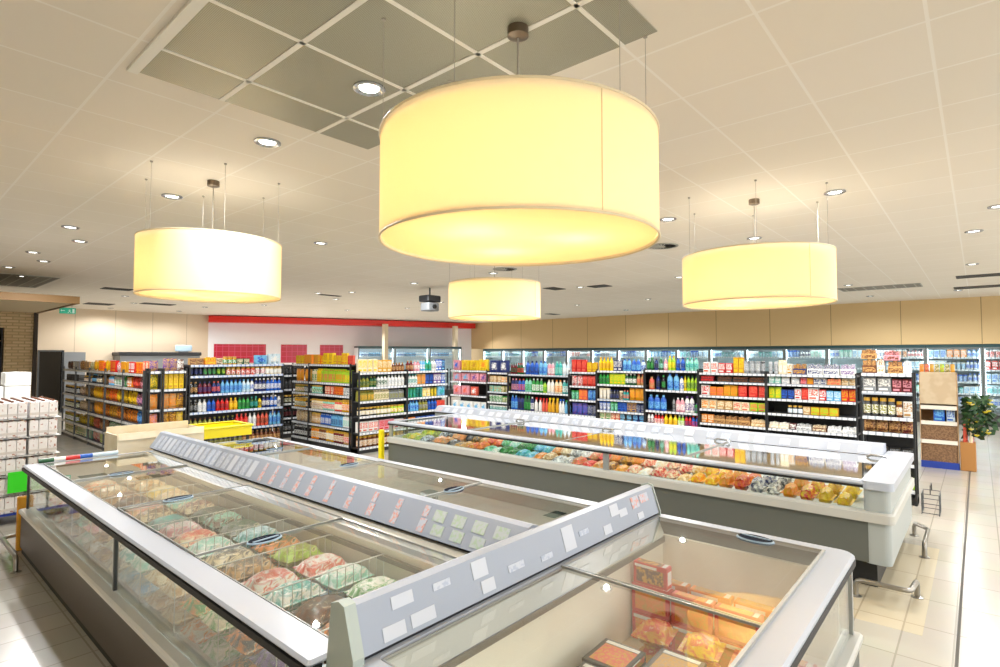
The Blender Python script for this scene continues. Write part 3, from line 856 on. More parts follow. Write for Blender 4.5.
for yy in (3.38, CY1 - .03):
    child(MB().box(CX0 + .015, CX0 + .045, yy - .035, yy + .035, .68, .90), 'glass_post', M['frame'], Cz, Cz)
b = MB()
b.box(CX0 - .03, CX0 + .10, CY0 + .05, CY1, .905, .942, 0, .014); b.box(CX0 + .1, CX1 - .1, CY1 - .12, CY1, .905, .942, 0, .014)
child(b, 'top_rail', M['rail'], Cz, Cz)
child(MB().prism(rrect(CX0 - .04, CX1 + .04, CY0 - .03, CY0 + .21, .06), 'z', .88, .95), 'end_rail', M['rail'], Cz, Cz)
child(MB().box(CX0 - .02, CX0 + .04, CY0 + .05, CY1, .885, .906), 'rail_gasket', M['gasket'], Cz, Cz)
b = MB()
b.box(CX0 + .08, CX0 + .11, CY0 + .2, CY1 - .05, .30, .66); b.box(CX0 + .08, CX1 - .05, CY0 + .2, CY1 - .05, .28, .30); b.box(CX1 - .25, CX1 - .22, CY0 + .2, CY1 - .05, .30, .90); b.box(CX0 + .08, CX1 - .05, CY1 - .09, CY1 - .06, .30, .62)
child(b, 'liner', M['liner'], Cz, Cz)
child(MB().box(CX0 + .11, CX1 - .25, CY0 + .2, CY1 - .1, .60, .615), 'basket_floor', M['wire'], Cz, Cz)
CH = [(7.42, .915), (7.40, .935), (7.50, 1.035), (7.54, 1.045), (7.66, 1.045), (7.70, .915)]
hc = child(MB().prism(CH, 'y', .82, 8.15, [1, 0, 2, 2, 2, 1], 2), 'price_header', [M['headerw'], M['gasket'], M['headerw']], Cz, Cz)
y = .94
rr = random.Random(5)
while y < 8.0:
    f0, f1 = .15, .85
    m = rr.choice([M['tag'], M['tagb'], M['tag'], M['tagp'] if y > 5 else M['tagb']])
    t0 = (7.40 + .10 * f0, .935 + .10 * f0); t1 = (7.40 + .10 * f1, .935 + .10 * f1)
    child(MB().prism([t0, (t0[0] - .002, t0[1] + .002), (t1[0] - .002, t1[1] + .002), t1], 'y', y, y + .12), 'price_tag', m, hc, Cz)
    y += rr.choice([.19, .22, .30])
child(MB().box(7.46, CX1, CY1, 8.17, .24, .915), 'back_cabinet', M['bodyend'], Cz, Cz)
ysc = [.80, 2.45, 4.10, 5.75, 7.39]
for k in range(4):
    zz = .925 + (.010 if k % 2 else 0)
    l = lid_pane(Cz, CX0 + .09, 7.43, ysc[k], ysc[k + 1], zz, gl='cglass')
    h = MB(); yy = ysc[k] + .05
    h.tube([(7.18, yy - .10, zz + .012), (7.20, yy - .08, zz + .035), (7.22, yy + .06, zz + .035), (7.22, yy + .10, zz + .012)], .014, 8)
    child(h, 'handle', M['chrome'], l, Cz)

# --- frozen goods -------------------------------------------------------------
def pillow(w, h, t, crimp=.02, nx=8, ny=9):
    """soft sealed bag, lying flat, base at z = 0"""
    mb = MB()
    def P(i, j, s_):
        u, v = i / nx * 2 - 1, j / ny * 2 - 1
        e = max(0.0, 1 - abs(u) ** 3.0) ** .6 * max(0.0, 1 - abs(v) ** 3.5) ** .6
        wob = 1 + .12 * sin(5 * u + 3 * v) + .08 * cos(7 * v - 2 * u)
        z = t * .5 + s_ * t * .5 * e * (wob if s_ > 0 else 1)
        return (u * w / 2 * (1 - .05 * (abs(v) ** 4)), v * h / 2, z)
    top = len(mb.v)
    for j in range(ny + 1):
        for i in range(nx + 1): mb.v.append(P(i, j, 1))
    bot = len(mb.v)
    for j in range(ny + 1):
        for i in range(nx + 1): mb.v.append(P(i, j, -1))
    for j in range(ny):
        for i in range(nx):
            a = j * (nx + 1) + i
            m = 1 if (2 <= j < ny - 2 and 1 <= i < nx - 1) else 0
            mb.face((top + a, top + a + 1, top + a + nx + 2, top + a + nx + 1), m, True)
            mb.face((bot + a, bot + a + nx + 1, bot + a + nx + 2, bot + a + 1), 0, True)
    # crimped ends
    for sgn in (-1, 1):
        y0, y1 = sgn * (h / 2 - .004), sgn * (h / 2 + crimp)
        mb.box(-w / 2 * .95, w / 2 * .95, min(y0, y1), max(y0, y1), t * .5 - .002, t * .5 + .002, 0)
    return mb
MESH = {}
def bagprint(c1, c2):
    nm = f'bag_{c1}_{c2}'
    if nm in MATS: return MATS[nm]
    m = noisy(nm, PAL[c1], PAL[c2], 17, .40, .55, .33, 5.0)
    for n in m.node_tree.nodes:
        if n.type == 'TEX_NOISE':
            n.inputs['Distortion'].default_value = 1.2
        if n.type == 'VALTORGB':
            e = n.color_ramp.elements.new(.605); e.color = (*hexc(PAL[c2]), 1)
            e = n.color_ramp.elements.new(.64); e.color = (*hexc(PAL['cream']), 1)
            e = n.color_ramp.elements.new(.67); e.color = (*hexc(PAL[c1]), 1)
    return m
def bag_mesh(w, h, t, c1, c2):
    k = ('bag', w, h, t, c1, c2)
    if k not in MESH:
        MESH[k] = pillow(w, h, t).mesh('frozen_bag', [bagprint(c1, c2), bagprint(c2, c1)])
    return MESH[k]
def put(name, me, loc, rot, label, cat, group):
    o = bpy.data.objects.new(name, me)
    o.location = loc; o.rotation_euler = rot
    COL.objects.link(o)
    return tag(o, label, cat, group)

# left well of freezer A: bays between the wire dividers, near to far; each (colour, colour)
bays = [(1.96, 2.33, [('white', 'ice'), ('orange', 'black'), ('black', 'orange')]),
        (2.37, 2.93, [('smoke', 'purple'), ('smoke', 'orange'), ('orange', 'black'), ('orange', 'smoke'), ('smoke', 'brown'), ('white', 'green')]),
        (2.97, 3.53, [('green', 'cream'), ('teal', 'white'), ('white', 'mint'), ('orange', 'green'), ('coral', 'white'), ('white', 'coral')]),
        (3.57, 4.13, [('cream', 'tan'), ('smoke', 'tan'), ('olive', 'lime'), ('tan', 'cream'), ('smoke', 'cream'), ('forest', 'orange')]),
        (4.17, 4.73, [('white', 'mint'), ('mint', 'white'), ('ice', 'teal'), ('white', 'teal'), ('coral', 'cream'), ('forest', 'grey')]),
        (4.77, 5.33, [('grey', 'cream'), ('white', 'pink'), ('mint', 'brown'), ('tan', 'brown'), ('teal', 'grey'), ('smoke', 'forest')]),
        (5.37, 5.93, [('tan', 'pink'), ('brown', 'cream'), ('maroon', 'cream'), ('mint', 'grey'), ('pink', 'tan'), ('cream', 'mint')]),
        (5.97, 6.53, [('smoke', 'tan'), ('black', 'brown'), ('tan', 'cream'), ('smoke', 'cream'), ('brown', 'tan'), ('cream', 'yellow')]),
        (6.57, 7.40, [('coral', 'tan'), ('cream', 'tan'), ('amber', 'cream'), ('yellow', 'forest'), ('cream', 'orange'), ('tan', 'cream')])]
ORD = ['first', 'second', 'third', 'fourth', 'fifth', 'sixth', 'seventh', 'eighth', 'ninth', 'tenth']
R1 = random.Random(11)
used_labels = {}
def uniq(label, group):
    if label in used_labels and used_labels[label] != group:
        print('DUPLICATE LABEL', label, '|', group)
    used_labels[label] = group
    return label
for bi, (y0, y1, cols) in enumerate(bays):
    ncol = 3
    nrow = max(1, len(cols) // 3)
    for i, (c1, c2) in enumerate(cols):
        cx = 1.20 + (i % 3 + .5) * (2.24 - 1.20) / 3
        rw = (y1 - y0) / nrow
        cy = y0 + (i // 3 + .5) * rw
        w, h = (.30, min(.26, rw - .045)) if bi else (.29, .26)
        where = ORD[bi] + ' wire bay of long island'
        for lev in range(2):
            ca, cb = (c1, c2) if lev == 1 else ((c2, c1) if bi % 2 else (c1, 'white'))
            if lev == 0 and (c1 == 'white'): ca, cb = 'ice', 'sky'
            t = .12 + .03 * R1.random()
            rz = R1.uniform(-.07, .07) if lev else 0
            grp = f'frozen bags, wire bay {ORD[bi]}, level {lev}, {c1} {c2} {i}'
            lab = f'{cw(c1)} and {cw(c2)} frozen bag, {"top" if lev else "lower"} layer, ' + where
            z = .417 + lev * .146
            put('frozen_bag', bag_mesh(w, round(h - .03, 2), .125, ca, cb), (cx, cy, z), (R1.uniform(-.03, .03) if lev else 0, R1.uniform(-.03, .03) if lev else 0, rz), uniq(lab, grp), 'frozen food', grp)
# items seen low through the glass front of A get their own bright bags: under layer is ice blue

# right well of freezer A
rb = [('amber', 'cream'), ('orange', 'amber'), ('cream', 'mint'), ('mint', 'forest'), ('tan', 'cream'), ('amber', 'coral'), ('orange', 'cream'), ('coral', 'amber'), ('yellow', 'orange'), ('teal', 'cream'),
      ('forest', 'mint'), ('mint', 'navy'), ('green', 'forest'), ('navy', 'mint'), ('yellow', 'green'), ('sky', 'white')]
i = 0
for r in range(8):
    for c in range(2):
        c1, c2 = rb[i]
        for lev in range(2):
            grp = f'frozen bags in the far well {i} {lev}'
            put('frozen_bag', bag_mesh(.40, .34, .125, c1, c2), (2.86 + c * .46, 2.22 + r * .66, .417 + lev * .146), (0, 0, R1.uniform(-.1, .1) if lev else 0),
                uniq(f'{cw(c1)} and {cw(c2)} frozen bag, {"top" if lev else "lower"} layer, well behind price ridge', grp), 'frozen food', grp)
        i += 1

# behind the glass front of freezer C, from the floor joint end to the yellow post end
cgoods = ['yellow amber', 'amber yellow', 'yellow red', 'amber orange', 'smoke white', 'navy white', 'orange red', 'amber orange', 'orange yellow', 'yellow orange', 'amber cream', 'red cream', 'cream red', 'cream white',
          'coral cream', 'orange amber', 'amber brown', 'orange tan', 'coral red', 'tan coral', 'white grey', 'grey white', 'cream tan', 'tan orange', 'teal sky', 'sky teal', 'green forest', 'forest green', 'mint white', 'green mint',
          'coral orange', 'red amber', 'amber tan', 'black amber', 'smoke black', 'orange tan2', 'tan orange2', 'black smoke', 'smoke ice', 'olive lime', 'lime yellow', 'lime olive']
prev = None
nC = len(cgoods)
for i, s_ in enumerate(cgoods):
    c1, c2 = s_.replace('2', '').split()
    y = .98 + (7.30 - .98) * i / (nC - 1)
    for row in range(2):
        grp = f'frozen bags in chest freezer {i} row {row}'
        nb = cgoods[i - 1].replace('2', '').split() if i else None
        lab = f'{cw(c1)} and {cw(c2)} frozen bag {"at the freezer glass" if row == 0 else "second behind freezer glass"}, ' + (f'after {cw(nb[0])} one' if nb else 'first of row')
        ca, cb = (c1, c2) if row == 0 else (c2, c1)
        z = .617
        put('frozen_bag', bag_mesh(.26, .105, .17, ca, cb), (6.08 + row * .42, y, z), (0, R1.uniform(-.04, .02), R1.uniform(-.04, .04)), uniq(lab, grp), 'frozen food', grp).scale = (1, 1, (R1.uniform(.5, .8) if row == 0 and i > 8 else R1.uniform(.7, 1.0)))

# ------------------------------------------------------------------ goods
def seg_mat(*c): return list(c)
def make(kind, c1, c2, w, h):
    key = (kind, c1, c2, round(w, 3), round(h, 3))
    if key in MESH: return MESH[key]
    mb = MB(); r = w / 2
    if kind == 'bottle':
        mb.lathe([(r * .92, 0, 0), (r, .02, 0), (r, h * .18, 1), (r * 1.01, h * .19, 1), (r * 1.01, h * .56, 1), (r, h * .57, 0), (r, h * .64, 0), (r * .62, h * .78, 0), (r * .40, h * .84, 0), (r * .40, h * .88, 2), (r * .46, h * .885, 2), (r * .46, h, 2)], 12)
        mats = [pl(c1, .25), prt(c2, c1), pl('white' if c2 == 'white' else c2, .4)]
    elif kind == 'spray':
        mb.lathe([(r * .95, 0, 0), (r, .02, 0), (r, h * .45, 1), (r, h * .46, 0), (r * .85, h * .6, 0), (r * .4, h * .72, 0), (r * .38, h * .82, 2)], 12, sx=1, sy=.6)
        mb.box(-r * .3, r * .95, -r * .3, r * .3, h * .82, h * .97, 2, .008); mb.box(r * .5, r * .62, -r * .15, r * .15, h * .66, h * .82, 2)
        mats = [pl(c1, .3), prt(c2, c1), pl(c2, .4)]
    elif kind == 'flask':       # wide detergent bottle with grip and cap
        mb.lathe([(r * .92, 0, 0), (r, .02, 0), (r, h * .12, 1), (r * 1.01, h * .13, 1), (r * 1.01, h * .55, 1), (r, h * .56, 0), (r * .97, h * .66, 0), (r * .80, h * .78, 0), (r * .42, h * .86, 0), (r * .42, h * .88, 2), (r * .44, h * .885, 2), (r * .40, h, 2)], 14, sy=.62)
        mats = [pl(c1, .3), prt(c2, c1, 20), pl(c2, .4)]
    elif kind == 'can':
        mb.lathe([(r * .85, 0, 2), (r, .008, 0), (r, h * .22, 1), (r, h * .80, 0), (r, h - .014, 0), (r * .84, h - .004, 2), (r * .86, h, 2), (r * .80, h - .004, 2)], 12)
        mats = [pl(c1, .25), prt(c2, c1), M['chrome']]
    elif kind == 'jar':
        mb.lathe([(r * .9, 0, 0), (r, .012, 0), (r, h * .15, 1), (r * 1.01, h * .16, 1), (r * 1.01, h * .62, 1), (r, h * .63, 0), (r * .96, h * .76, 0), (r * .82, h * .82, 2), (r * .88, h * .825, 2), (r * .88, h * .98, 2), (r * .84, h, 2)], 12)
        mats = [pl(c1, .2), prt(c2, 'white'), pl('gold' if c2 != 'gold' else 'red', .3)]
    elif kind == 'box':
        d = min(w * .55, .16)
        mb.box(-r, r, -d / 2, d / 2, 0, h, 0, .004)
        mb.box(-r * .86, r * .86, -d / 2 - .0012, -d / 2, h * .36, h * .90, 1); mb.box(-r * .8, r * .5, -d / 2 - .0016, -d / 2, h * .10, h * .24, 2)
        mats = [pl(c1, .4), prt(c2, c1, 24), pl(c2, .4)]
    elif kind == 'carton':      # gable top
        d = w * .9
        mb.box(-r, r, -d / 2, d / 2, 0, h * .80, 0, .003)
        mb.prism([(-d / 2, h * .80), (d / 2, h * .80), (.006, h * .93), (.006, h), (-.006, h), (-.006, h * .93)], 'x', -r, r, 0)
        mb.box(-r * .9, r * .9, -d / 2 - .0012, -d / 2, h * .12, h * .62, 1)
        mb.lathe([(r * .28, h * .86, 2), (r * .28, h * .93, 2)], 8, cy=-d * .26)
        mats = [pl(c1, .4), prt(c2, c1, 26), pl(c2, .4)]
    elif kind == 'pouch':
        p = pillow(w, h - .03, w * .42, .014, 6, 8)
        mb = p
        # stand it up: y -> z, base at 0, front to -y
        mb.v = [(x, -(z - w * .21), y + h / 2) for x, y, z in mb.v]
        mats = [prt(c1, c2, 16), prt(c2, c1, 24)]
    elif kind == 'rolls':       # wrapped pack of rolls
        n = max(2, round(w / .11)); k = 2
        rr_ = w / n / 2
        for lev in range(k):
            for i in range(n):
                mb.lathe([(rr_ * .96, h * lev / k + .001, 0), (rr_, h * lev / k + .012, 0), (rr_, h * (lev + 1) / k - .012, 0), (rr_ * .96, h * (lev + 1) / k - .001, 0)], 12, cx=-r + rr_ * (2 * i + 1))
        mb.box(-r * .62, r * .62, -rr_ - .002, -rr_ + .01, h * .22, h * .80, 1, .01)
        mb.lathe([(h * .18, -.002, 2), (h * .18, 0, 2)], 16)
        n0 = len(mb.v) - 32
        for q in range(n0, len(mb.v)):
            x, y, z = mb.v[q]; mb.v[q] = (x, -rr_ - .003 + z, y + h * .5)
        mats = [pl(c1, .5), prt(c1, c2, 12, .48, .5), pl(c2, .4)]
    elif kind == 'tray':        # shelf-ready carton tray filled with small packs
        d = .14
        mb.box(-r, r, -d / 2, d / 2, 0, h * .55, 0, .003); mb.box(-r * .9, r * .9, -d / 2 - .001, -d / 2, h * .1, h * .42, 1)
        n = max(3, int(w / .05))
        for i in range(n):
            x0 = -r * .94 + i * (r * 1.88) / n
            mb.box(x0 + .003, x0 + r * 1.88 / n - .003, -d / 2 + .01, d / 2 - .01, h * .3, h * (.9 + .1 * (i % 2)), 2, .003)
        mats = [pl(c1, .5), prt(c2, c1, 24), prt(c2, c1, 30)]
    elif kind == 'tub':
        mb.lathe([(r * .82, 0, 0), (r * .95, h * .85, 2), (r, h * .85, 2), (r, h, 2)], 14, cap0=True)
        mats = [prt(c1, c2, 24), pl(c1, .4), pl(c2, .4)]
    me = mb.mesh(kind, mats)
    MESH[key] = me
    return me

KIND = dict(bottle=('bottle', .085, 'bottle'), spray=('spray_bottle', .10, 'bottle'), flask=('detergent_bottle', .13, 'bottle'), can=('can', .072, 'can'), jar=('jar', .085, 'jar'), box=('packet_box', .13, 'box'),
            carton=('carton', .085, 'carton'), pouch=('food_pouch', .15, 'pouch'), rolls=('paper_roll_pack', .36, 'paper pack'), tray=('carton_tray', .28, 'carton tray'), tub=('tub', .11, 'tub'))
NOUN = dict(bottle='bottle', spray='spray bottle', flask='detergent bottle', can='can', jar='jar', box='packet', carton='gable carton', pouch='pouch', rolls='wrapped roll pack', tray='carton tray', tub='tub')
PROTO = {}
RG = random.Random(21)
def bottle_name(unit):
    return 'wine_bottle' if 'wine' in unit else 'milk_bottle' if 'cooler' in unit else 'drink_bottle' if 'drinks' in unit or 'snack' in unit or 'dark' in unit else 'sauce_bottle' if 'corner' in unit or unit in ('jar bay', 'pastel pack bay') else 'cleaner_bottle'
def goods(unit, root_loc, rz, W, shelf_z, idx, items, depth=.06, headroom=None):
    """fill one shelf of one unit from its left end; items: (kind, body, accent, count, height[, width])"""
    runs = []
    for it in items:
        if it[0] == 'gap':
            runs.append(('gap', None, None, 1, 0, it[1])); continue
        kind, c1, c2, n, h = it[:5]
        w = it[5] if len(it) > 5 else KIND[kind][1]
        runs.append((kind, c1, c2, n, h, w))
    total = sum(r[3] * (r[5] + .006) for r in runs)
    avail = W - .05
    k = avail / total
    x = .025
    level = 'top shelf' if idx == 0 else ORD[idx] + ' shelf'
    prev = None
    for ri, (kind, c1, c2, n, h, w) in enumerate(runs):
        if kind == 'gap':
            x += w * k; continue
        # counts follow the room there is, so that the goods keep their own size
        n2 = max(1, round(n * k))
        step = (n * (w + .006) * k) / n2
        ww = min(w, step * .94)
        if headroom: h = min(h, headroom)
        me = make(kind, c1, c2, round(ww, 2) if ww > .05 else ww, h)
        name, _, cat = KIND[kind]
        if kind == 'bottle': name = bottle_name(unit)
        grp = f'{cw(c1)} {NOUN[kind]}s, run {ri + 1}, {level}, {unit}'
        lab = f'{cw(c1)} {NOUN[kind]} with {cw(c2)}, {level}, {unit}'
        if lab in used_labels and used_labels[lab] != grp and prev:
            lab = f'{cw(c1)} {NOUN[kind]} after the {prev}, {level}, {unit}'
        uniq(lab, grp)
        for i in range(n2):
            lx = x + (i + .5) * step; ly = depth + .02 * RG.random() + (w * .3 if kind in ('bottle', 'can', 'jar', 'tub') else .05)
            px, py = lx * cos(rz) - ly * sin(rz), lx * sin(rz) + ly * cos(rz)
            loc = (root_loc[0] + px, root_loc[1] + py, shelf_z + .001)
            rot = (0, 0, rz + RG.uniform(-.06, .06))
            if i == 0:
                first = put(name, me, loc, rot, lab, cat, grp)
            else:
                o = first.copy(); o.location = loc; o.rotation_euler = rot; COL.objects.link(o)
        x += n2 * step
        prev = f'{cw(c1)} {NOUN[kind]}'

def unit(name, label, loc, rz, W, D, H, shelves, frame='blackm', strip='stripw', ends=(True, True), cat='shelf', group='shelf units', back='blackm', shelf_m='shelfm'):
    t = thing(name, label, cat, loc, rz, group, world=False)
    Z0 = (0, 0, 0)
    MB().box(0, W, .03, D, 0, .10).build('base_plinth', M[frame], t, off=Z0)
    MB().box(.02, W - .02, D - .02, D, .10, H).build('back_panel', M[back], t, off=Z0)
    for k, x in enumerate((0, W - .03)):
        if ends[k]:
            p = MB(); p.box(x, x + .03, D - .05, D, 0, H); p.box(x, x + .03, .02, D - .05, 0, .12)
            p.box(x + .003, x + .027, .0, .03, .0, H)
            p.build('upright', M[frame], t, off=Z0)
    for z in shelves:
        s_ = MB().box(.02, W - .02, .02, D - .02, z - .03, z).build('shelf', M[shelf_m], t, off=Z0)
        st = MB()
        st.prism([(.0, z - .042), (.0, z - .002), (.02, z + .002), (.02, z - .042)], 'x', .02, W - .02)
        st.build('price_strip', M[strip], s_, off=Z0)
    return t

E90 = -pi / 2
def face_left(name, label, uname, X, Ymax, W, D, H, shelves, rows, frame='blackm', strip='stripw', group='shelf units', ends=(True, True), **kw):
    unit(name, label, (X, Ymax, 0), E90, W, D, H, shelves, frame, strip, ends, group=group, **kw)
    sh = list(shelves)
    for i, items in enumerate(rows):
        if items:
            goods(uname, (X, Ymax), E90, W, sh[i], i, items, headroom=None if i == 0 else sh[i - 1] - sh[i] - .05)
def face_front(name, label, uname, X0, Y, W, D, H, shelves, rows, frame='blackm', strip='stripw', group='shelf units', ends=(True, True), **kw):
    unit(name, label, (X0, Y, 0), 0, W, D, H, shelves, frame, strip, ends, group=group, **kw)
    sh = list(shelves)
    for i, items in enumerate(rows):
        if items:
            goods(uname, (X0, Y), 0, W, sh[i], i, items, headroom=None if i == 0 else sh[i - 1] - sh[i] - .05)

# --- the snack gondola at the far left (face towards the brick wall side) and its end
SZ1 = (1.69, 1.41, 1.08, .73, .40, .12)
SW = (16.70 - 11.68) / 4
snack = [
    ('dark goods unit', 16.70 + SW, [[('pouch', 'brown', 'black', 3, .2), ('box', 'grey', 'white', 4, .2)], [('can', 'smoke', 'black', 9, .15)], [('jar', 'black', 'grey', 8, .2)], [('jar', 'smoke', 'olive', 8, .2)], [('jar', 'olive', 'grey', 8, .2)], [('tub', 'olive', 'cream', 7, .2)]]),
    ('farthest snack unit', 16.70, [[('pouch', 'brown', 'tan', 3, .22), ('box', 'tan', 'brown', 3, .2), ('pouch', 'olive', 'cream', 2, .2)], [('can', 'grey', 'black', 5, .15), ('jar', 'smoke', 'tan', 5, .15)], [('pouch', 'maroon', 'cream', 3, .22), ('pouch', 'black', 'tan', 4, .2)],
                                  [('pouch', 'brown', 'cream', 4, .22), ('box', 'smoke', 'tan', 3, .2)], [('pouch', 'yellow', 'black', 4, .22), ('pouch', 'black', 'yellow', 3, .22)], [('box', 'cream', 'green', 4, .2), ('box', 'mint', 'cream', 3, .2)]]),
    ('farther snack unit', 16.70 - 1 * SW, [[('pouch', 'orange', 'yellow', 3, .24), ('can', 'orange', 'red', 5, .24), ('pouch', 'yellow', 'orange', 2, .24)], [('bottle', 'black', 'sky', 4, .2), ('bottle', 'smoke', 'cream', 3, .2), ('pouch', 'tan', 'black', 3, .2)], [('pouch', 'yellow', 'orange', 3, .25), ('pouch', 'red', 'yellow', 3, .25)],
                                         [('pouch', 'amber', 'orange', 4, .26), ('pouch', 'orange', 'brown', 3, .24)], [('pouch', 'brown', 'coral', 3, .24), ('pouch', 'tan', 'maroon', 3, .22)], [('pouch', 'red', 'white', 3, .22), ('box', 'cream', 'lime', 3, .2)]]),
    ('nearer snack unit', 16.70 - 2 * SW, [[('box', 'red', 'orange', 3, .24), ('pouch', 'white', 'red', 2, .2), ('box', 'amber', 'orange', 3, .22)], [('bottle', 'sky', 'orange', 3, .22), ('carton', 'white', 'green', 4, .22), ('carton', 'green', 'white', 3, .22)], [('pouch', 'orange', 'red', 3, .25), ('pouch', 'amber', 'yellow', 4, .25)],
                                        [('pouch', 'amber', 'brown', 3, .25), ('pouch', 'brown', 'orange', 4, .25)], [('pouch', 'green', 'white', 3, .22), ('pouch', 'brown', 'orange', 2, .22)], [('pouch', 'red', 'cream', 3, .22), ('pouch', 'forest', 'white', 3, .22)]]),
    ('nearest snack unit', 16.70 - 3 * SW, [[('box', 'red', 'white', 3, .22), ('box', 'orange', 'red', 3, .22), ('box', 'coral', 'cream', 2, .24)], [('box', 'orange', 'white', 2, .2), ('pouch', 'coral', 'red', 3, .22), ('pouch', 'pink', 'maroon', 3, .22)], [('pouch', 'yellow', 'amber', 3, .25), ('pouch', 'purple', 'pink', 4, .22)],
                                 [('pouch', 'orange', 'brown', 4, .24), ('pouch', 'blue', 'sky', 4, .25)], [('pouch', 'maroon', 'red', 3, .22), ('pouch', 'grey', 'blue', 3, .22)], [('pouch', 'green', 'red', 3, .22), ('pouch', 'coral', 'white', 3, .22)]]),
]
for un, ym, rows in snack:
    face_left('shelf_unit', f'grey framed {un}, full of bags and boxes', un, 3.40, ym, SW, .55, 1.76, SZ1, rows, frame='darkm', strip='stripg', group='snack shelf units')
SZe = (1.745, 1.41, 1.04, .71, .40, .12)
face_front('end_shelf_unit', 'narrow black end shelf with orange and pink pouches beside the yellow packet shelf', 'narrow snack end shelf', 3.42, 11.44, .22, .22, 1.80, SZe,
           [[('pouch', 'tan', 'purple', 1, .2)], [('pouch', 'olive', 'yellow', 1, .28)], [('pouch', 'orange', 'tan', 1, .28)], [('pouch', 'pink', 'orange', 1, .25)], [('pouch', 'yellow', 'amber', 1, .25)], [('pouch', 'tan', 'brown', 1, .2)]], group='snack shelf units')
face_front('end_shelf_unit', 'black end shelf topped with brown pouches, bright yellow packets below them', 'yellow packet end shelf', 3.65, 11.44, .42, .22, 1.80, SZe,
           [[('pouch', 'tan', 'purple', 2, .24), ('pouch', 'brown', 'white', 1, .22)], [('box', 'yellow', 'amber', 5, .28, .08)], [('pouch', 'tan', 'orange', 2, .28), ('pouch', 'brown', 'amber', 1, .28)], [('pouch', 'amber', 'brown', 2, .26), ('pouch', 'yellow', 'tan', 1, .26)],
            [('pouch', 'brown', 'tan', 3, .24)], [('pouch', 'amber', 'tan', 3, .2)]], group='snack shelf units')
# something pale and low stands on the top of the far cabinets
# --- drinks unit
SZ2 = (1.855, 1.64, 1.28, .93, .55, .20)
face_front('shelf_unit', 'wide black drinks shelf with blue and white price strips, behind the yellow crate', 'wide drinks shelf', 4.12, 11.5, 1.93, .55, 1.86, SZ2,
           [[('box', 'tan', 'brown', 2, .13), ('tray', 'orange', 'yellow', 1, .15, .22), ('box', 'cream', 'brown', 1, .13), ('jar', 'amber', 'green', 3, .16), ('box', 'forest', 'cream', 2, .12), ('gap', .1), ('rolls', 'sky', 'blue', 1, .19, .28), ('rolls', 'ice', 'white', 1, .22, .30)],
            [('can', 'black', 'navy', 4, .16), ('can', 'smoke', 'green', 4, .16), ('can', 'forest', 'lime', 3, .16), ('jar', 'tan', 'coral', 4, .16), ('jar', 'coral', 'red', 4, .16), ('jar', 'white', 'pink', 3, .16), ('jar', 'cream', 'white', 5, .16)],
            [('bottle', 'black', 'tan', 2, .24), ('bottle', 'maroon', 'navy', 3, .24), ('bottle', 'navy', 'coral', 2, .24), ('bottle', 'sky', 'blue', 5, .26), ('bottle', 'ice', 'sky', 2, .26), ('bottle', 'white', 'blue', 1, .26), ('bottle', 'navy', 'white', 3, .27), ('bottle', 'blue', 'white', 4, .27)],
            [('bottle', 'black', 'grey', 2, .24), ('bottle', 'white', 'silver', 2, .24), ('bottle', 'blue', 'navy', 2, .24), ('bottle', 'red', 'maroon', 3, .24), ('bottle', 'amber', 'yellow', 2, .24), ('bottle', 'green', 'forest', 3, .24), ('bottle', 'forest', 'teal', 2, .24), ('bottle', 'yellow', 'black', 1, .22), ('bottle', 'navy', 'white', 2, .25), ('bottle', 'blue', 'white', 2, .25), ('bottle', 'white', 'navy', 1, .25)],
            [('bottle', 'olive', 'brown', 5, .26), ('bottle', 'black', 'olive', 5, .26), ('bottle', 'red', 'coral', 3, .28), ('bottle', 'white', 'silver', 2, .28), ('bottle', 'coral', 'brown', 3, .28), ('bottle', 'sky', 'blue', 3, .28)],
            [('bottle', 'smoke', 'olive', 10, .26), ('bottle', 'brown', 'tan', 8, .26)]], strip='stripb', group='drinks shelf units')

face_front('end_shelf_unit', 'added black shelf of dark bottles to darken the gap between drinks and corner shelves', 'dark end shelf', 6.74, 12.95, .80, .4, 1.80, (1.55, 1.2, .85, .5, .15),
           [[('bottle', 'black', 'smoke', 8, .24)], [('bottle', 'smoke', 'black', 8, .24)], [('jar', 'black', 'olive', 8, .2)], [('bottle', 'black', 'maroon', 8, .24)], [('bottle', 'black', 'grey', 8, .24)]], group='drinks shelf units')  # shelf and dark goods added so the bright gap turns dark
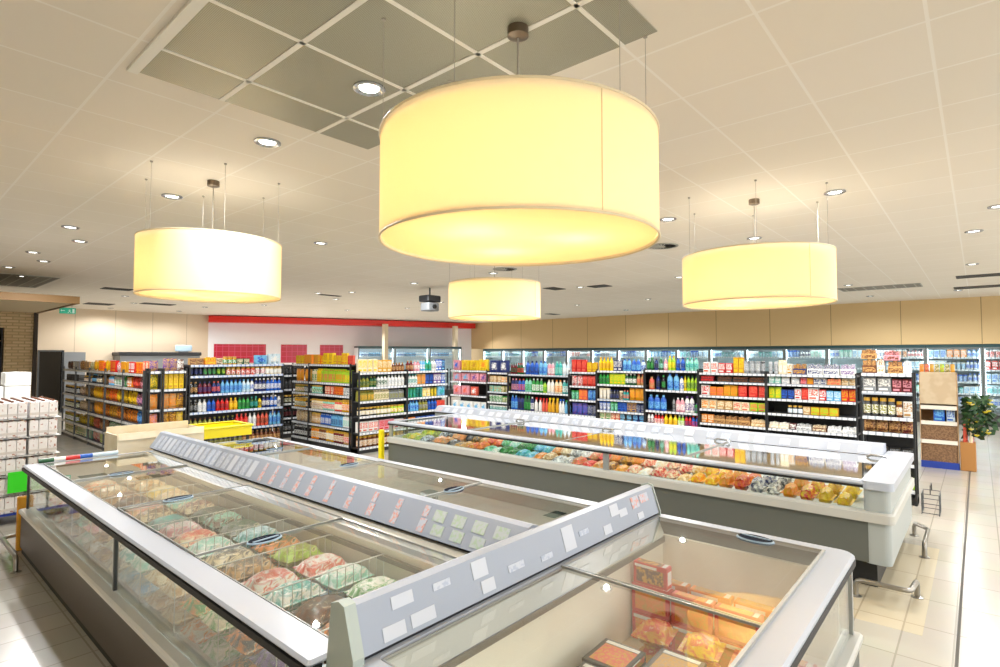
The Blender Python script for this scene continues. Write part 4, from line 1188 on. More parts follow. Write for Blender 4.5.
# --- the corner block in the middle: food on its long side, jars and household on the other
SZ3 = (1.84, 1.44, 1.18, .83, .50, .15)
face_left('shelf_unit', 'narrow far bay of the corner food shelf, orange goods between black posts', 'narrow corner food bay', 6.70, 12.38, .76, .5, 1.86, SZ3,
          [[('box', 'amber', 'yellow', 2, .2), ('box', 'orange', 'amber', 2, .22)], [('pouch', 'orange', 'amber', 3, .28), ('pouch', 'amber', 'tan', 1, .28)], [('jar', 'olive', 'amber', 4, .18), ('jar', 'smoke', 'grey', 3, .18)], [('jar', 'amber', 'olive', 5, .22), ('jar', 'black', 'amber', 2, .2)],
           [('pouch', 'tan', 'cream', 2, .25), ('pouch', 'cream', 'tan', 2, .25)], [('bottle', 'black', 'white', 5, .24)]], group='corner food shelf units')
face_left('shelf_unit', 'wide near bay of the corner food shelf with yellow boxes on top', 'wide corner food bay', 6.70, 11.62, 1.65, .5, 1.86, SZ3,
          [[('box', 'amber', 'orange', 2, .22), ('box', 'orange', 'yellow', 2, .2), ('box', 'yellow', 'amber', 3, .25, .16), ('box', 'amber', 'yellow', 3, .2), ('box', 'yellow', 'orange', 2, .25), ('box', 'coral', 'red', 2, .2)],
           [('carton', 'cream', 'green', 2, .28), ('carton', 'yellow', 'amber', 2, .3), ('carton', 'lime', 'coral', 6, .3), ('carton', 'lime', 'orange', 4, .3), ('carton', 'lime', 'yellow', 3, .28)],
           [('jar', 'mint', 'green', 5, .18), ('gap', .12), ('box', 'coral', 'cream', 3, .18), ('box', 'orange', 'red', 3, .18), ('box', 'white', 'grey', 3, .16)],
           [('jar', 'cream', 'tan', 5, .22), ('jar', 'mint', 'coral', 5, .22), ('jar', 'coral', 'cream', 3, .24), ('jar', 'amber', 'orange', 4, .26)],
           [('jar', 'tan', 'amber', 4, .24), ('carton', 'blue', 'white', 5, .24), ('carton', 'sky', 'navy', 5, .24), ('carton', 'white', 'mint', 4, .25)],
           [('jar', 'orange', 'amber', 4, .28), ('jar', 'brown', 'tan', 4, .28), ('jar', 'amber', 'cream', 4, .28), ('jar', 'maroon', 'tan', 5, .25), ('jar', 'tan', 'coral', 4, .25)]], group='corner food shelf units')
SZ3r = (1.68, 1.37, 1.08, .77, .43, .12)
face_front('shelf_unit', 'bay of bottles and brown jars on the long side of the corner shelf', 'jar bay', 6.72, 9.68, 1.28, .27, 1.72, SZ3r,
           [[('box', 'cream', 'yellow', 4, .28), ('box', 'amber', 'cream', 3, .26), ('bottle', 'brown', 'tan', 4, .2)], [('bottle', 'olive', 'forest', 3, .22), ('bottle', 'forest', 'olive', 2, .22), ('bottle', 'white', 'forest', 3, .24), ('bottle', 'white', 'silver', 5, .24)],
            [('carton', 'olive', 'amber', 4, .22), ('carton', 'cream', 'olive', 4, .22), ('carton', 'grey', 'olive', 4, .2)], [('jar', 'black', 'cream', 5, .18), ('jar', 'olive', 'cream', 4, .18), ('jar', 'lime', 'yellow', 4, .18)],
            [('box', 'white', 'coral', 4, .22), ('box', 'pink', 'red', 3, .22), ('box', 'white', 'red', 2, .2)], [('jar', 'brown', 'tan', 7, .24, .12), ('jar', 'tan', 'amber', 3, .24, .12)]], group='corner shelf long side units')
face_front('shelf_unit', 'bay of pastel packs and tissues on the far end of the corner shelf', 'pastel pack bay', 8.00, 9.68, 1.26, .27, 1.72, SZ3r,
           [[('bottle', 'maroon', 'tan', 3, .24), ('bottle', 'pink', 'white', 3, .24), ('bottle', 'sky', 'white', 2, .26), ('bottle', 'teal', 'green', 3, .26), ('bottle', 'white', 'grey', 2, .26), ('box', 'blue', 'white', 2, .26), ('box', 'navy', 'sky', 1, .26)],
            [('bottle', 'white', 'teal', 4, .24), ('box', 'tan', 'orange', 2, .24), ('box', 'navy', 'blue', 2, .24), ('box', 'purple', 'white', 2, .24), ('box', 'blue', 'white', 1, .24)],
            [('tub', 'teal', 'green', 3, .22), ('tub', 'forest', 'teal', 2, .22), ('box', 'cream', 'yellow', 2, .2), ('tub', 'yellow', 'olive', 2, .2), ('rolls', 'sky', 'teal', 1, .22, .3)],
            [('bottle', 'sky', 'blue', 4, .24), ('bottle', 'olive', 'grey', 3, .24), ('bottle', 'blue', 'navy', 3, .24), ('box', 'coral', 'red', 2, .2)], [('box', 'orange', 'cream', 2, .2), ('box', 'blue', 'white', 4, .2), ('box', 'grey', 'silver', 2, .2)], [('box', 'silver', 'grey', 7, .2)]], group='corner shelf long side units')

# --- the long household and food run behind the grey freezer, far to near
XG = 11.5
run = [
    ('paper goods bay', 'shelf bay of pink and yellow wrapped paper rolls', 11.95, 1.49, (1.60, 1.28, .88, .45),
     [[('rolls', 'pink', 'blue', 1, .30, .34), ('rolls', 'yellow', 'amber', 2, .30, .36), ('rolls', 'yellow', 'orange', 1, .32, .36)], [('rolls', 'pink', 'sky', 2, .25, .36), ('rolls', 'pink', 'purple', 2, .25, .34)], [('rolls', 'pink', 'coral', 2, .27, .32), ('rolls', 'coral', 'white', 1, .25, .3), ('gap', .35)], [('rolls', 'white', 'sky', 4, .25, .3)]]),
    ('navy roll bay', 'narrow shelf bay topped with navy wrapped kitchen rolls', 10.46, .77, (1.56, 1.29, 1.03, .75, .45),
     [[('rolls', 'navy', 'white', 2, .34, .36)], [('box', 'tan', 'cream', 3, .18), ('box', 'cream', 'orange', 2, .16)], [('box', 'mint', 'tan', 3, .16), ('box', 'olive', 'cream', 2, .16)], [('tub', 'green', 'white', 4, .18), ('tub', 'cream', 'green', 2, .16)], [('tub', 'teal', 'white', 5, .2)]]),
    ('large cleaner bay', 'shelf bay of large blue and green cleaner bottles', 9.69, 1.98, (1.53, 1.07, .58, .25),
     [[('bottle', 'maroon', 'forest', 3, .30), ('bottle', 'forest', 'red', 3, .3), ('gap', .05), ('flask', 'blue', 'navy', 3, .36, .16), ('flask', 'sky', 'blue', 2, .36, .16), ('flask', 'pink', 'white', 2, .32), ('flask', 'teal', 'mint', 2, .36), ('flask', 'ice', 'white', 2, .34)],
      [('flask', 'navy', 'pink', 2, .34), ('flask', 'blue', 'coral', 2, .34), ('flask', 'mint', 'green', 2, .36), ('flask', 'green', 'white', 3, .36), ('flask', 'lime', 'green', 1, .28), ('flask', 'white', 'cream', 2, .34), ('flask', 'cream', 'orange', 2, .34), ('flask', 'teal', 'white', 2, .34)],
      [('flask', 'blue', 'sky', 2, .38), ('flask', 'navy', 'black', 2, .36), ('flask', 'forest', 'green', 2, .38), ('flask', 'navy', 'white', 1, .36), ('spray', 'white', 'red', 3, .36), ('spray', 'coral', 'red', 2, .36), ('spray', 'amber', 'yellow', 4, .38), ('spray', 'white', 'blue', 2, .36), ('spray', 'sky', 'green', 2, .34)],
      [('flask', 'navy', 'teal', 12, .24)]]),
    ('narrow red pack bay', 'narrow shelf bay with rows of red packs', 7.71, .79, (1.63, 1.29, .95, .58, .25),
     [[('box', 'red', 'coral', 3, .30), ('box', 'amber', 'yellow', 2, .24)], [('pouch', 'red', 'white', 2, .25), ('pouch', 'red', 'coral', 3, .25)], [('tub', 'mint', 'green', 2, .22), ('box', 'coral', 'orange', 2, .25), ('pouch', 'blue', 'sky', 2, .25)], [('pouch', 'purple', 'blue', 3, .28), ('pouch', 'navy', 'grey', 2, .25)], [('box', 'smoke', 'grey', 5, .2)]]),
    ('lime pack bay', 'shelf bay with yellow bottles over a row of lime packs', 6.92, 1.24, (1.675, 1.36, 1.01, .74, .51),
     [[('bottle', 'yellow', 'amber', 5, .32), ('box', 'navy', 'white', 2, .25), ('flask', 'sky', 'blue', 2, .28), ('flask', 'blue', 'sky', 2, .28), ('flask', 'ice', 'blue', 1, .25)], [('bottle', 'green', 'forest', 4, .25), ('box', 'lime', 'yellow', 5, .25, .10), ('bottle', 'forest', 'white', 4, .25), ('bottle', 'tan', 'coral', 3, .25)],
      [('tub', 'white', 'cream', 3, .25), ('bottle', 'smoke', 'navy', 3, .22), ('tub', 'brown', 'cream', 1, .2), ('bottle', 'teal', 'coral', 2, .22), ('pouch', 'amber', 'orange', 3, .27)], [('tub', 'white', 'blue', 3, .2), ('tub', 'mint', 'green', 2, .2), ('box', 'blue', 'navy', 2, .2), ('box', 'tan', 'navy', 2, .2), ('box', 'navy', 'grey', 2, .18)],
      [('box', 'cream', 'green', 3, .18), ('box', 'coral', 'cream', 2, .18), ('box', 'smoke', 'sky', 3, .18), ('box', 'navy', 'sky', 3, .18)]]),
    ('mint bottle bay', 'shelf bay with blue and mint bottles beside the food shelves', 5.68, 1.22, (1.71, 1.28, .82, .48),
     [[('bottle', 'forest', 'green', 3, .28), ('bottle', 'navy', 'black', 2, .26), ('bottle', 'forest', 'mint', 2, .28), ('bottle', 'pink', 'white', 2, .26), ('bottle', 'lime', 'yellow', 3, .32), ('bottle', 'blue', 'navy', 4, .28), ('bottle', 'mint', 'teal', 5, .28)],
      [('flask', 'coral', 'tan', 2, .28), ('bottle', 'navy', 'black', 2, .34), ('bottle', 'black', 'green', 2, .32), ('flask', 'sky', 'blue', 3, .36), ('flask', 'white', 'blue', 1, .3), ('bottle', 'yellow', 'olive', 1, .32), ('bottle', 'lime', 'forest', 4, .32)],
      [('flask', 'blue', 'sky', 4, .34, .14), ('gap', .18), ('bottle', 'grey', 'black', 1, .3), ('flask', 'pink', 'white', 2, .3), ('flask', 'white', 'purple', 2, .34), ('flask', 'green', 'purple', 1, .2)],
      [('bottle', 'white', 'maroon', 2, .28), ('bottle', 'red', 'white', 3, .28), ('bottle', 'yellow', 'amber', 4, .27), ('bottle', 'lime', 'white', 2, .27), ('bottle', 'red', 'navy', 2, .28), ('bottle', 'blue', 'red', 2, .28)]]),
    ('red food bay', 'shelf bay of red and orange food boxes with dark trays', 4.46, 1.33, (1.68, 1.50, 1.21, .93, .64, .36),
     [[('gap', .06), ('box', 'white', 'coral', 3, .22), ('box', 'red', 'white', 3, .2), ('box', 'amber', 'yellow', 2, .32), ('can', 'grey', 'silver', 4, .25, .10), ('can', 'smoke', 'silver', 1, .25, .1)], [('tray', 'maroon', 'red', 1, .12), ('gap', .05), ('tray', 'black', 'brown', 3, .11, .3)],
      [('box', 'white', 'red', 1, .21, .22), ('box', 'orange', 'coral', 2, .18, .17), ('box', 'amber', 'orange', 2, .22, .16), ('box', 'red', 'coral', 3, .22, .16), ('box', 'coral', 'red', 1, .22, .16)], [('box', 'cream', 'orange', 2, .19, .16), ('box', 'tan', 'cream', 2, .18, .16), ('box', 'cream', 'coral', 2, .17, .16), ('box', 'lime', 'coral', 2, .17, .15)],
      [('box', 'orange', 'cream', 2, .17), ('tray', 'tan', 'brown', 3, .17, .25), ('tray', 'tan', 'cream', 1, .14, .3)], [('tray', 'black', 'olive', 3, .16, .3), ('box', 'blue', 'navy', 2, .12)]]),
    ('half empty food bay', 'half empty black shelf bay with white trays and yellow boxes', 3.13, 1.50, (1.68, 1.50, 1.21, .93, .64, .36),
     [[('can', 'silver', 'grey', 3, .24), ('carton', 'cream', 'white', 2, .27), ('box', 'white', 'amber', 1, .2), ('tray', 'navy', 'amber', 1, .2, .3), ('tray', 'white', 'navy', 2, .2, .34), ('tray', 'white', 'purple', 1, .2, .3)], [('box', 'mint', 'white', 2, .13), ('box', 'white', 'silver', 3, .12), ('box', 'pink', 'red', 1, .12), ('box', 'orange', 'amber', 1, .12), ('box', 'white', 'navy', 2, .12), ('tray', 'tan', 'coral', 1, .12), ('box', 'cream', 'tan', 2, .12)],
      [('box', 'lime', 'yellow', 2, .22, .12), ('box', 'navy', 'blue', 2, .18), ('box', 'white', 'red', 1, .2), ('box', 'red', 'coral', 1, .22), ('box', 'white', 'coral', 1, .22, .2), ('box', 'red', 'white', 1, .2), ('box', 'sky', 'ice', 2, .18), ('box', 'red', 'amber', 2, .22)],
      [('gap', .34), ('jar', 'smoke', 'ice', 3, .16), ('box', 'tan', 'cream', 1, .15), ('box', 'amber', 'lime', 3, .15, .15), ('gap', .28)], [('tray', 'cream', 'white', 2, .12, .2), ('box', 'maroon', 'white', 1, .11), ('tray', 'white', 'grey', 1, .12, .3), ('tray', 'brown', 'cream', 1, .12), ('tray', 'white', 'silver', 2, .12, .26)],
      [('gap', .9), ('box', 'lime', 'amber', 2, .14), ('box', 'teal', 'blue', 2, .14)]]),
]
for un, lab, ym, W, sh, rows in run:
    face_left('shelf_unit', lab + ', behind the grey freezer', un, XG, ym, W, .5, sh[0] + .04, sh, rows, group='long run of shelf units')

# --- black display rack at the end of the freezer
RZ = (1.79, 1.53, 1.18, .96, .55, .20)
face_left('display_rack', 'black display rack with jars, near the cardboard display at the aisle', 'black display rack', 9.40, 1.30, .63, .30, 1.80, RZ,
          [[('tray', 'brown', 'tan', 1, .20, .20), ('tray', 'white', 'tan', 1, .2, .1), ('gap', .03), ('tray', 'tan', 'brown', 1, .18, .2), ('tray', 'white', 'silver', 1, .18, .1)], [('box', 'grey', 'white', 2, .2, .18), ('box', 'maroon', 'pink', 2, .18, .12)],
           [('jar', 'smoke', 'olive', 5, .26), ('jar', 'brown', 'tan', 1, .22), ('box', 'white', 'tan', 1, .22)], [('pouch', 'brown', 'tan', 3, .17), ('pouch', 'maroon', 'tan', 1, .17)], [('box', 'black', 'grey', 4, .2)], [('box', 'lime', 'navy', 4, .15)]], group='display stands')
# a second layer on the trays that top the rack
for k, (yy, c1, c2, w) in enumerate(((1.21, 'tan', 'brown', .18), (.94, 'pink', 'brown', .18))):
    put('carton_tray', make('tray', c1, c2, w, .14), (9.52, yy - .02, 1.792 + (.20 if k == 0 else .18)), (0, 0, E90), uniq(f'{c1} carton tray lying on another tray on top of the black display rack', f'upper trays {k}'), 'carton tray', f'upper trays {k}')

# --- cardboard display, flower stand
t = thing('cardboard_display', 'tall tan cardboard display with orange packets on top, beside the aisle', 'display stand', (12.8, .84, 0), E90, 'display stands', world=False)
W_, Z0 = .54, (0, 0, 0)
MB().box(0, W_, 0, .40, 0, .12, 0).build('blue_base', M['bluep'], t, off=Z0)
MB().box(0, .012, 0, .40, .12, 1.72).build('side_panel', M['card'], t, off=Z0); MB().box(W_ - .012, W_, 0, .40, .12, 1.72).build('side_panel', M['card'], t, off=Z0)
MB().box(.012, W_ - .012, .38, .40, .12, 1.72).build('back_panel', M['card'], t, off=Z0)
MB().box(.012, W_ - .012, -.004, .008, 1.16, 1.74, 0).build('front_board', noisy('card_print', 'c9b596', 'bfa888', 4, .45, .55, .8), t, off=Z0)
for z in (1.12, .84, .50):
    s_ = MB().box(.012, W_ - .012, .0, .38, z - .02, z).build('shelf', M['card'], t, off=Z0)
    MB().box(.012, W_ - .012, -.008, .0, z - .06, z + .01).build('shelf_lip', mat('card_white', 'e6ddcf', .7), s_, off=Z0)
for z0, z1 in ((.54, .78), (.16, .44)):
    MB().box(.02, W_ - .02, .02, .34, z0 - .06 if z0 < .2 else z0 - .038, z1).build('front_carton', noisy('carton_brown', '6f5138', '8c6a4a', 40, .45, .55, .8), t, off=Z0)
goods('cardboard display', (12.8, .84), E90, W_, .842, 1, [('gap', .14), ('box', 'blue', 'sky', 1, .24, .16), ('box', 'ice', 'blue', 1, .22, .12)])
for k, c in enumerate(('orange', 'coral', 'amber', 'olive', 'lime', 'olive', 'amber')):
    MBx = make('pouch', c, 'tan' if c != 'olive' else 'cream', .066, .16)
    put('food_pouch', MBx, (12.9 + .02 * (k % 2), .80 - k * .074, 1.12 + .002 if False else 1.725), (0, 0, E90), uniq(f'{c} pouch standing along the top edge of the cardboard display' + (f', next to the {("", "orange", "coral", "amber", "olive", "lime", "olive")[k]} one'), f'display top {k}'), 'pouch', f'display top {k}')
MB().box(.0, W_, .0, .40, 1.70, 1.722).build('top_tray', M['card'], t, off=Z0)

t = thing('flower_stand', 'flower stand of dark leaves with yellow blooms beside the cardboard display', 'flower stand', (12.95, .15, 0))
child(MB().box(12.82, 13.12, .07, .285, 0, .50, 0, .01), 'orange_crate', mat('crate_orange', 'a8743a', .6), t, t)
for k in range(4):
    a = k * pi / 2 + .6
    child(MB().tube([(12.96 + .08 * cos(a), .17 + .06 * sin(a), .45), (12.96 + .12 * cos(a), .15 + .07 * sin(a), .85)], .025, 7), 'wrapped_bunch', pl(('red', 'coral', 'cream', 'pink')[k]), t, t)
lf, bl = MB(), MB()
RF = random.Random(4)
for k in range(330):
    a, r, z = RF.uniform(0, 2 * pi), .34 * RF.random() ** .6, RF.uniform(.62, 1.28)
    r *= 1 - abs(z - .95) * .8
    x, y = 12.92 + r * cos(a), .03 + min(.8 * r * sin(a), .14)
    s_ = RF.uniform(.05, .09); b2 = RF.uniform(0, 2 * pi); tl = RF.uniform(-.05, .08)
    c, d = cos(b2) * s_, sin(b2) * s_
    tgt = bl if k % 11 == 0 else lf
    if tgt is lf:
        n = len(lf.v); e = RF.uniform(-1, 1) * s_; lf.v += [(x, y, z), (x + c * .7 - d * .45, y + d * .7 + c * .45, z + e * .7 + s_ * .5), (x + c * 1.5, y + d * 1.5, z + e * 1.4), (x + c * .7 + d * .45, y + d * .7 - c * .45, z + e * .7 - s_ * .5)]
        lf.face((n, n + 1, n + 2, n + 3))
    else:
        bl.lathe([(.004, z), (.035, z + .02), (.04, z + .035), (.012, z + .03)], 7, 0, x, y)
for q in (lf,):
    pass
fo = child(lf, 'foliage', noisy('leaf_green', '1d3a22', '33562c', 20, .4, .6, .5), t, t); fo['kind'] = 'stuff'
bo = child(bl, 'blooms', noisy('bloom_yellow', 'dcc81f', 'e8dba0', 18, .5, .6, .6), t, t); bo['kind'] = 'stuff'

# ------------------------------------------------------------------ glass door coolers along the right wall
def cooler(X, Ymax, W, label, group, full, rz=E90, dark=False, H=2.36):
    t = thing('glass_door_cooler', label, 'cooler', (X, Ymax, 0), rz, group, world=False)
    D = .75
    fm = M['darkm']
    MB().box(0, W, .02, D, 0, .33).build('base_plinth', mat('cooler_plinth', '3a3a37', .5), t, off=Z0)
    MB().box(0, W, 0, D, H - .09, H).build('header', mat('cooler_header', '27484c' if not dark else '1c3340', .4), t, off=Z0)
    MB().box(0, W, D - .03, D, .33, H - .09).build('back_panel', mat('cooler_white', 'e8f1f3', .5), t, off=Z0)
    for x in (0, W - .02):
        MB().box(x, x + .02, .04, D - .03, .33, H - .09).build('side_wall', mat('cooler_white', 'e8f1f3', .5), t, off=Z0)
    for x in (.03, W - .055):
        MB().box(x, x + .025, .05, .07, .36, H - .12).build('light_strip', M['led'], t, off=Z0)
    MB().box(.05, W - .05, .10, .14, H - .115, H - .09).build('light_strip', M['led'], t, off=Z0)
    for z in (1.98, 1.62, 1.26, .92, .58):
        s_ = MB().box(.03, W - .03, .12, D - .03, z - .025, z).build('shelf', mat('cooler_shelf', 'cfdadd', .4), t, off=Z0)
        MB().box(.03, W - .03, .11, .12, z - .045, z + .005).build('price_strip', M['stripw'], s_, off=Z0)
    d = MB(); fw = .05
    d.box(0, fw, -.02, .02, .33, H - .09); d.box(W - fw, W, -.02, .02, .33, H - .09); d.box(fw, W - fw, -.02, .02, .33, .33 + fw); d.box(fw, W - fw, -.02, .02, H - .09 - fw * .7, H - .09)
    df = d.build('door', mat('cooler_door_frame', '7c8587', .35, .3), t, off=Z0)
    MB().box(fw, W - fw, -.004, .004, .33 + fw, H - .09 - fw * .7).build('pane', M['dglass'], df, off=Z0)
    MB().tube([(W - .1, -.02, 1.0), (W - .1, -.05, 1.03), (W - .1, -.05, 1.45), (W - .1, -.02, 1.48)], .011, 7).build('handle', M['chrome'], df, off=Z0)
    return t
cols = [('white', 'sky'), ('ice', 'blue'), ('sky', 'white'), ('white', 'navy'), ('white', 'red'), ('ice', 'teal'), ('silver', 'blue'), ('white', 'mint')]
RC = random.Random(9)
Y = -2.71
k = 0
names = []
while Y < 18.8:
    ymax = Y + 1.30
    k += 1
    if ymax < .2: un = 'cooler at the picture edge' if ymax > -1.0 else 'cooler past the picture edge'
    elif ymax < 1.3: un = 'cooler behind the flower stand'
    elif ymax < 2.6: un = 'cooler behind the black rack'
    else: un = f'{ORD[int((ymax - 2.6) / 1.3) + 1] if int((ymax - 2.6) / 1.3) + 1 < 10 else ("eleventh", "twelfth", "thirteenth", "fourteenth", "fifteenth")[int((ymax - 2.6) / 1.3) + 1 - 10]} cooler past the black rack'
    cooler(21.2, ymax, 1.30, f'lit glass door cooler under the tan wall, {un}', 'glass door coolers on the right wall', True)
    for zi, z in enumerate((1.98, 1.62, 1.26, .92, .58)):
        if ymax > 2.9 and zi > 0: continue
        if ymax < -1.0: continue
        items = []
        for q in range(3):
            c1, c2 = RC.choice(cols)
            if zi == 0 and q == 1 and ymax < 3: c1, c2 = 'orange', 'white'
            if un.startswith('cooler at') and zi in (0, 1): c1, c2 = ('red', 'white') if q != 1 else ('maroon', 'white')
            items.append((RC.choice(['carton', 'bottle', 'tub', 'box']), c1, c2, RC.choice([3, 4]), RC.choice([.2, .24, .26])))
        if len({(a[0], a[1], a[2]) for a in items}) < 3: items = items[:1] + [(('tub'), 'ice', 'teal', 4, .16), ('box', 'white', 'sky', 3, .2)]
        if items[0][:3] in (('tub', 'ice', 'teal'), ('box', 'white', 'sky')): items[0] = ('bottle', 'white', 'blue', 4, .24)
        goods(un, (21.2, ymax), E90, 1.30, z, zi, items, depth=.14, headroom=.22 if zi == 0 else .30)
    Y += 1.31

# dark coolers before the deli wall
for k, (px_t, W) in enumerate(((t_of_px(352), 1.7), (t_of_px(352) + 1.75, 1.7), (t_of_px(352) + 3.5, 1.7))):
    p = dpt(px_t, 1.2, 0)
    rz = math.atan2(ddy, ddx)
    un = ('first', 'second', 'third', 'fourth')[k] + ' cooler below the red fascia'
    cooler(p[0], p[1], W, f'dark framed glass cooler under the red fascia, {un.split()[0]} from the beige wall', 'dark coolers before the deli wall', True, rz, True, 2.46)
    goods(un, p[:2], rz, W, 1.98, 0, [('bottle', 'ice', 'blue', 5, .22), ('bottle', 'sky', 'navy', 6, .22), ('bottle', 'white', 'sky', 6, .22)], depth=.14)

# low dark cabinet with a pale monitor on it before the beige wall
t = thing('wall_cabinet', 'long dark topped cabinet against the beige wall, behind the snack shelves', 'cabinet', (7.6, 24.3, 0))
child(MB().box(6.2, 8.95, 23.9, 24.75, 0, 2.02), 'body', M['midm'], t, t)
child(MB().box(6.15, 9.0, 23.85, 24.78, 2.02, 2.16, 0, .02), 'top_board', M['blackm'], t, t)
t = thing('monitor', 'small pale blue box standing on the dark topped cabinet', 'monitor', (8.45, 24.2, 2.162))
child(MB().box(8.15, 8.75, 24.15, 24.3, 2.19, 2.45, 0, .03), 'case', mat('monitor_blue', 'b9d4e6', .4), t, t)
child(MB().box(8.3, 8.6, 24.12, 24.35, 2.162, 2.19, 0, .008), 'foot', M['midm'], t, t)

# dark wine shelf in the opening of the brick wall
t = thing('wine_shelf', 'dark wine shelf set in the brick wall opening', 'shelf', (1.57, 18.3, 1.0))
child(MB().box(.92, 2.23, 18.55, 18.58, 1.0, 2.72), 'back_panel', mat('wine_dark', '1d1713', .6), t, t)
for x in (.92, 2.20):
    child(MB().box(x, x + .03, 18.14, 18.55, 1.0, 2.72), 'side_panel', mat('wine_dark', '1d1713', .6), t, t)
for z in (1.02, 1.5, 1.95, 2.4):
    child(MB().box(.95, 2.20, 18.14, 18.55, z - .03, z), 'shelf', mat('wine_shelf', '2b221b', .6), t, t)
for zi, z in enumerate((2.4, 1.95, 1.5, 1.02)):
    goods('wine shelf in brick', (.95, 18.12), 0, 1.25, z, zi, [('bottle', 'black', 'cream', 5, .28 if zi else .26), ('box', 'cream', 'white', 1, .25), ('bottle', 'maroon', 'tan', 5, .28)])

# ------------------------------------------------------------------ pallet of white packs, bag stack
t = thing('pallet', 'blue pallet under the tower of white packs beside the island freezer', 'pallet', (1.0, 9.3, 0))
p = MB()
for k in range(5): p.box(.44, 1.68, 8.9 + k * .19, 9.02 + k * .19, .105, .13)
child(p, 'deck_board', M['bluep'], t, t)
p = MB()
for x in (.44, 1.02, 1.58):
    p.box(x, x + .10, 8.9, 9.78, 0, .105)
child(p, 'block', M['bluep'], t, t)
m_milk = noisy('milk_wrap', 'efeceb', 'b98a7c', 30, .62, .70, .4)
def milkpack():
    mb = MB()
    for i in range(3):
        for j in range(2):
            x0, y0 = -.14 + i * .093, -.095 + j * .095
            mb.box(x0 + .002, x0 + .091, y0 + .002, y0 + .093, 0, .195, 0, .006)
            mb.lathe([(.016, .195, 1), (.016, .215, 1)], 8, cx=x0 + .046, cy=y0 + .035)
    mb.box(-.14, .14, -.097, -.094, .03, .06, 2)  # faint band across the front of the pack
    return mb.mesh('milk_pack', [m_milk, pl('brown'), mat('pack_tape', 'd8d2cd', .5)])
mk = milkpack()
first = None
for lev in range(6):
    for r in range(4):
        for c in range(4):
            loc = (.61 + c * .30, 9.01 + r * .215, .131 + lev * .228)
            if r > 0 and lev < 5 and c > 0 and False: continue
            lab = f'white carton six-pack in the {("bottom", "second", "third", "fourth", "fifth", "top")[lev]} layer of the tower on the blue pallet'
            if first is None:
                first = o = put('milk_pack', mk, loc, (0, 0, 0), lab, 'carton pack', None)
            else:
                o = first.copy(); COL.objects.link(o); o.location = loc
            o['label'] = lab; o['group'] = f'white packs in layer {lev + 1} of the tower'
            # cardboard sheet between the layers
    if lev < 5:
        s_ = MB().box(-.62, .62, -.44, .44, 0, .004)
        one(s_, 'layer_sheet', pl('white', .7), (1.06, 9.335, .131 + lev * .228 + .2165), f'thin white sheet on the {("bottom", "second", "third", "fourth", "fifth")[lev]} layer of the six-pack tower', 'sheet', 'sheets between the carton layers')
t = thing('price_card', 'bright green price card on the tower of white packs', 'sign', (1.33, 8.86, .38))
child(MB().box(1.18, 1.60, 8.868, 8.874, .38, .63), 'card', M['greens'], t, t)
child(MB().tube([(1.16, 8.874, .60), (1.10, 8.885, .61), (.90, 8.895, .55)], .006, 6), 'clip_wire', M['gasket'], t, t)
# tower of plain white cartons behind
def white_carton():
    mb = MB(); mb.box(-.15, .15, -.2, .2, 0, .20, 0, .006); mb.box(-.13, -.02, -.203, -.2, .05, .15, 1); mb.box(.03, .12, -.203, -.2, .05, .15, 1)
    mb.box(-.05, .05, -.2, .2, .20, .203, 1)
    return mb.mesh('white_carton', [pl('white', .5), prt('white', 'ice', 18)])
wc = white_carton(); first = None
LV = 'bottom second third fourth fifth sixth seventh top'.split()
for lev in range(8):
    for c in range(4):
        if lev == 7 and c == 2: continue
        loc = (.60 + c * .315, 11.2, .142 + lev * .206)
        lab = f'plain white carton in the {LV[lev]} layer of the stack behind the six-pack tower'
        if first is None:
            first = o = put('white_carton', wc, loc, (0, 0, 0), lab, 'carton', None)
        else:
            o = first.copy(); COL.objects.link(o); o.location = loc
        o.rotation_euler = (0, 0, .008 * ((lev * 7 + c * 3) % 5 - 2))
        o['label'] = lab; o['group'] = f'white cartons layer {lev}'
t = thing('pallet', 'pallet under the stack of plain white cartons, behind the six-pack tower', 'pallet', (1.08, 11.2, 0))
p = MB()
for k in range(5): p.box(.44, 1.72, 10.98 + k * .10, 11.06 + k * .10, .11, .14)
child(p, 'deck_board', M['card'], t, t)
p = MB()
for x in (.44, 1.03, 1.62): p.box(x, x + .10, 10.98, 11.46, 0, .11)
child(p, 'block', M['card'], t, t)

# ------------------------------------------------------------------ things on and beside the freezers
# cream cardboard display on the far end of the island
t = thing('cardboard_box', 'cream open cardboard box on the far end of the island freezer', 'box', (2.5, 8.1, .0))
b = MB(); b.box(2.02, 3.00, 7.82, 7.835, 0.0, 1.10); b.box(2.02, 2.035, 7.835, 8.35, 0, 1.08); b.box(2.985, 3.0, 7.835, 8.35, 0, 1.08); b.box(2.035, 2.985, 8.335, 8.35, 0, 1.14); b.box(2.035, 2.985, 7.835, 8.335, 0, .02)
child(b, 'carton_body', M['cardcream'], t, t)
child(MB().prism([(7.82, 1.10), (7.80, 1.02), (7.805, 1.02), (7.826, 1.10)], 'x', 2.03, 2.99), 'flap', M['cardcream'], t, t)
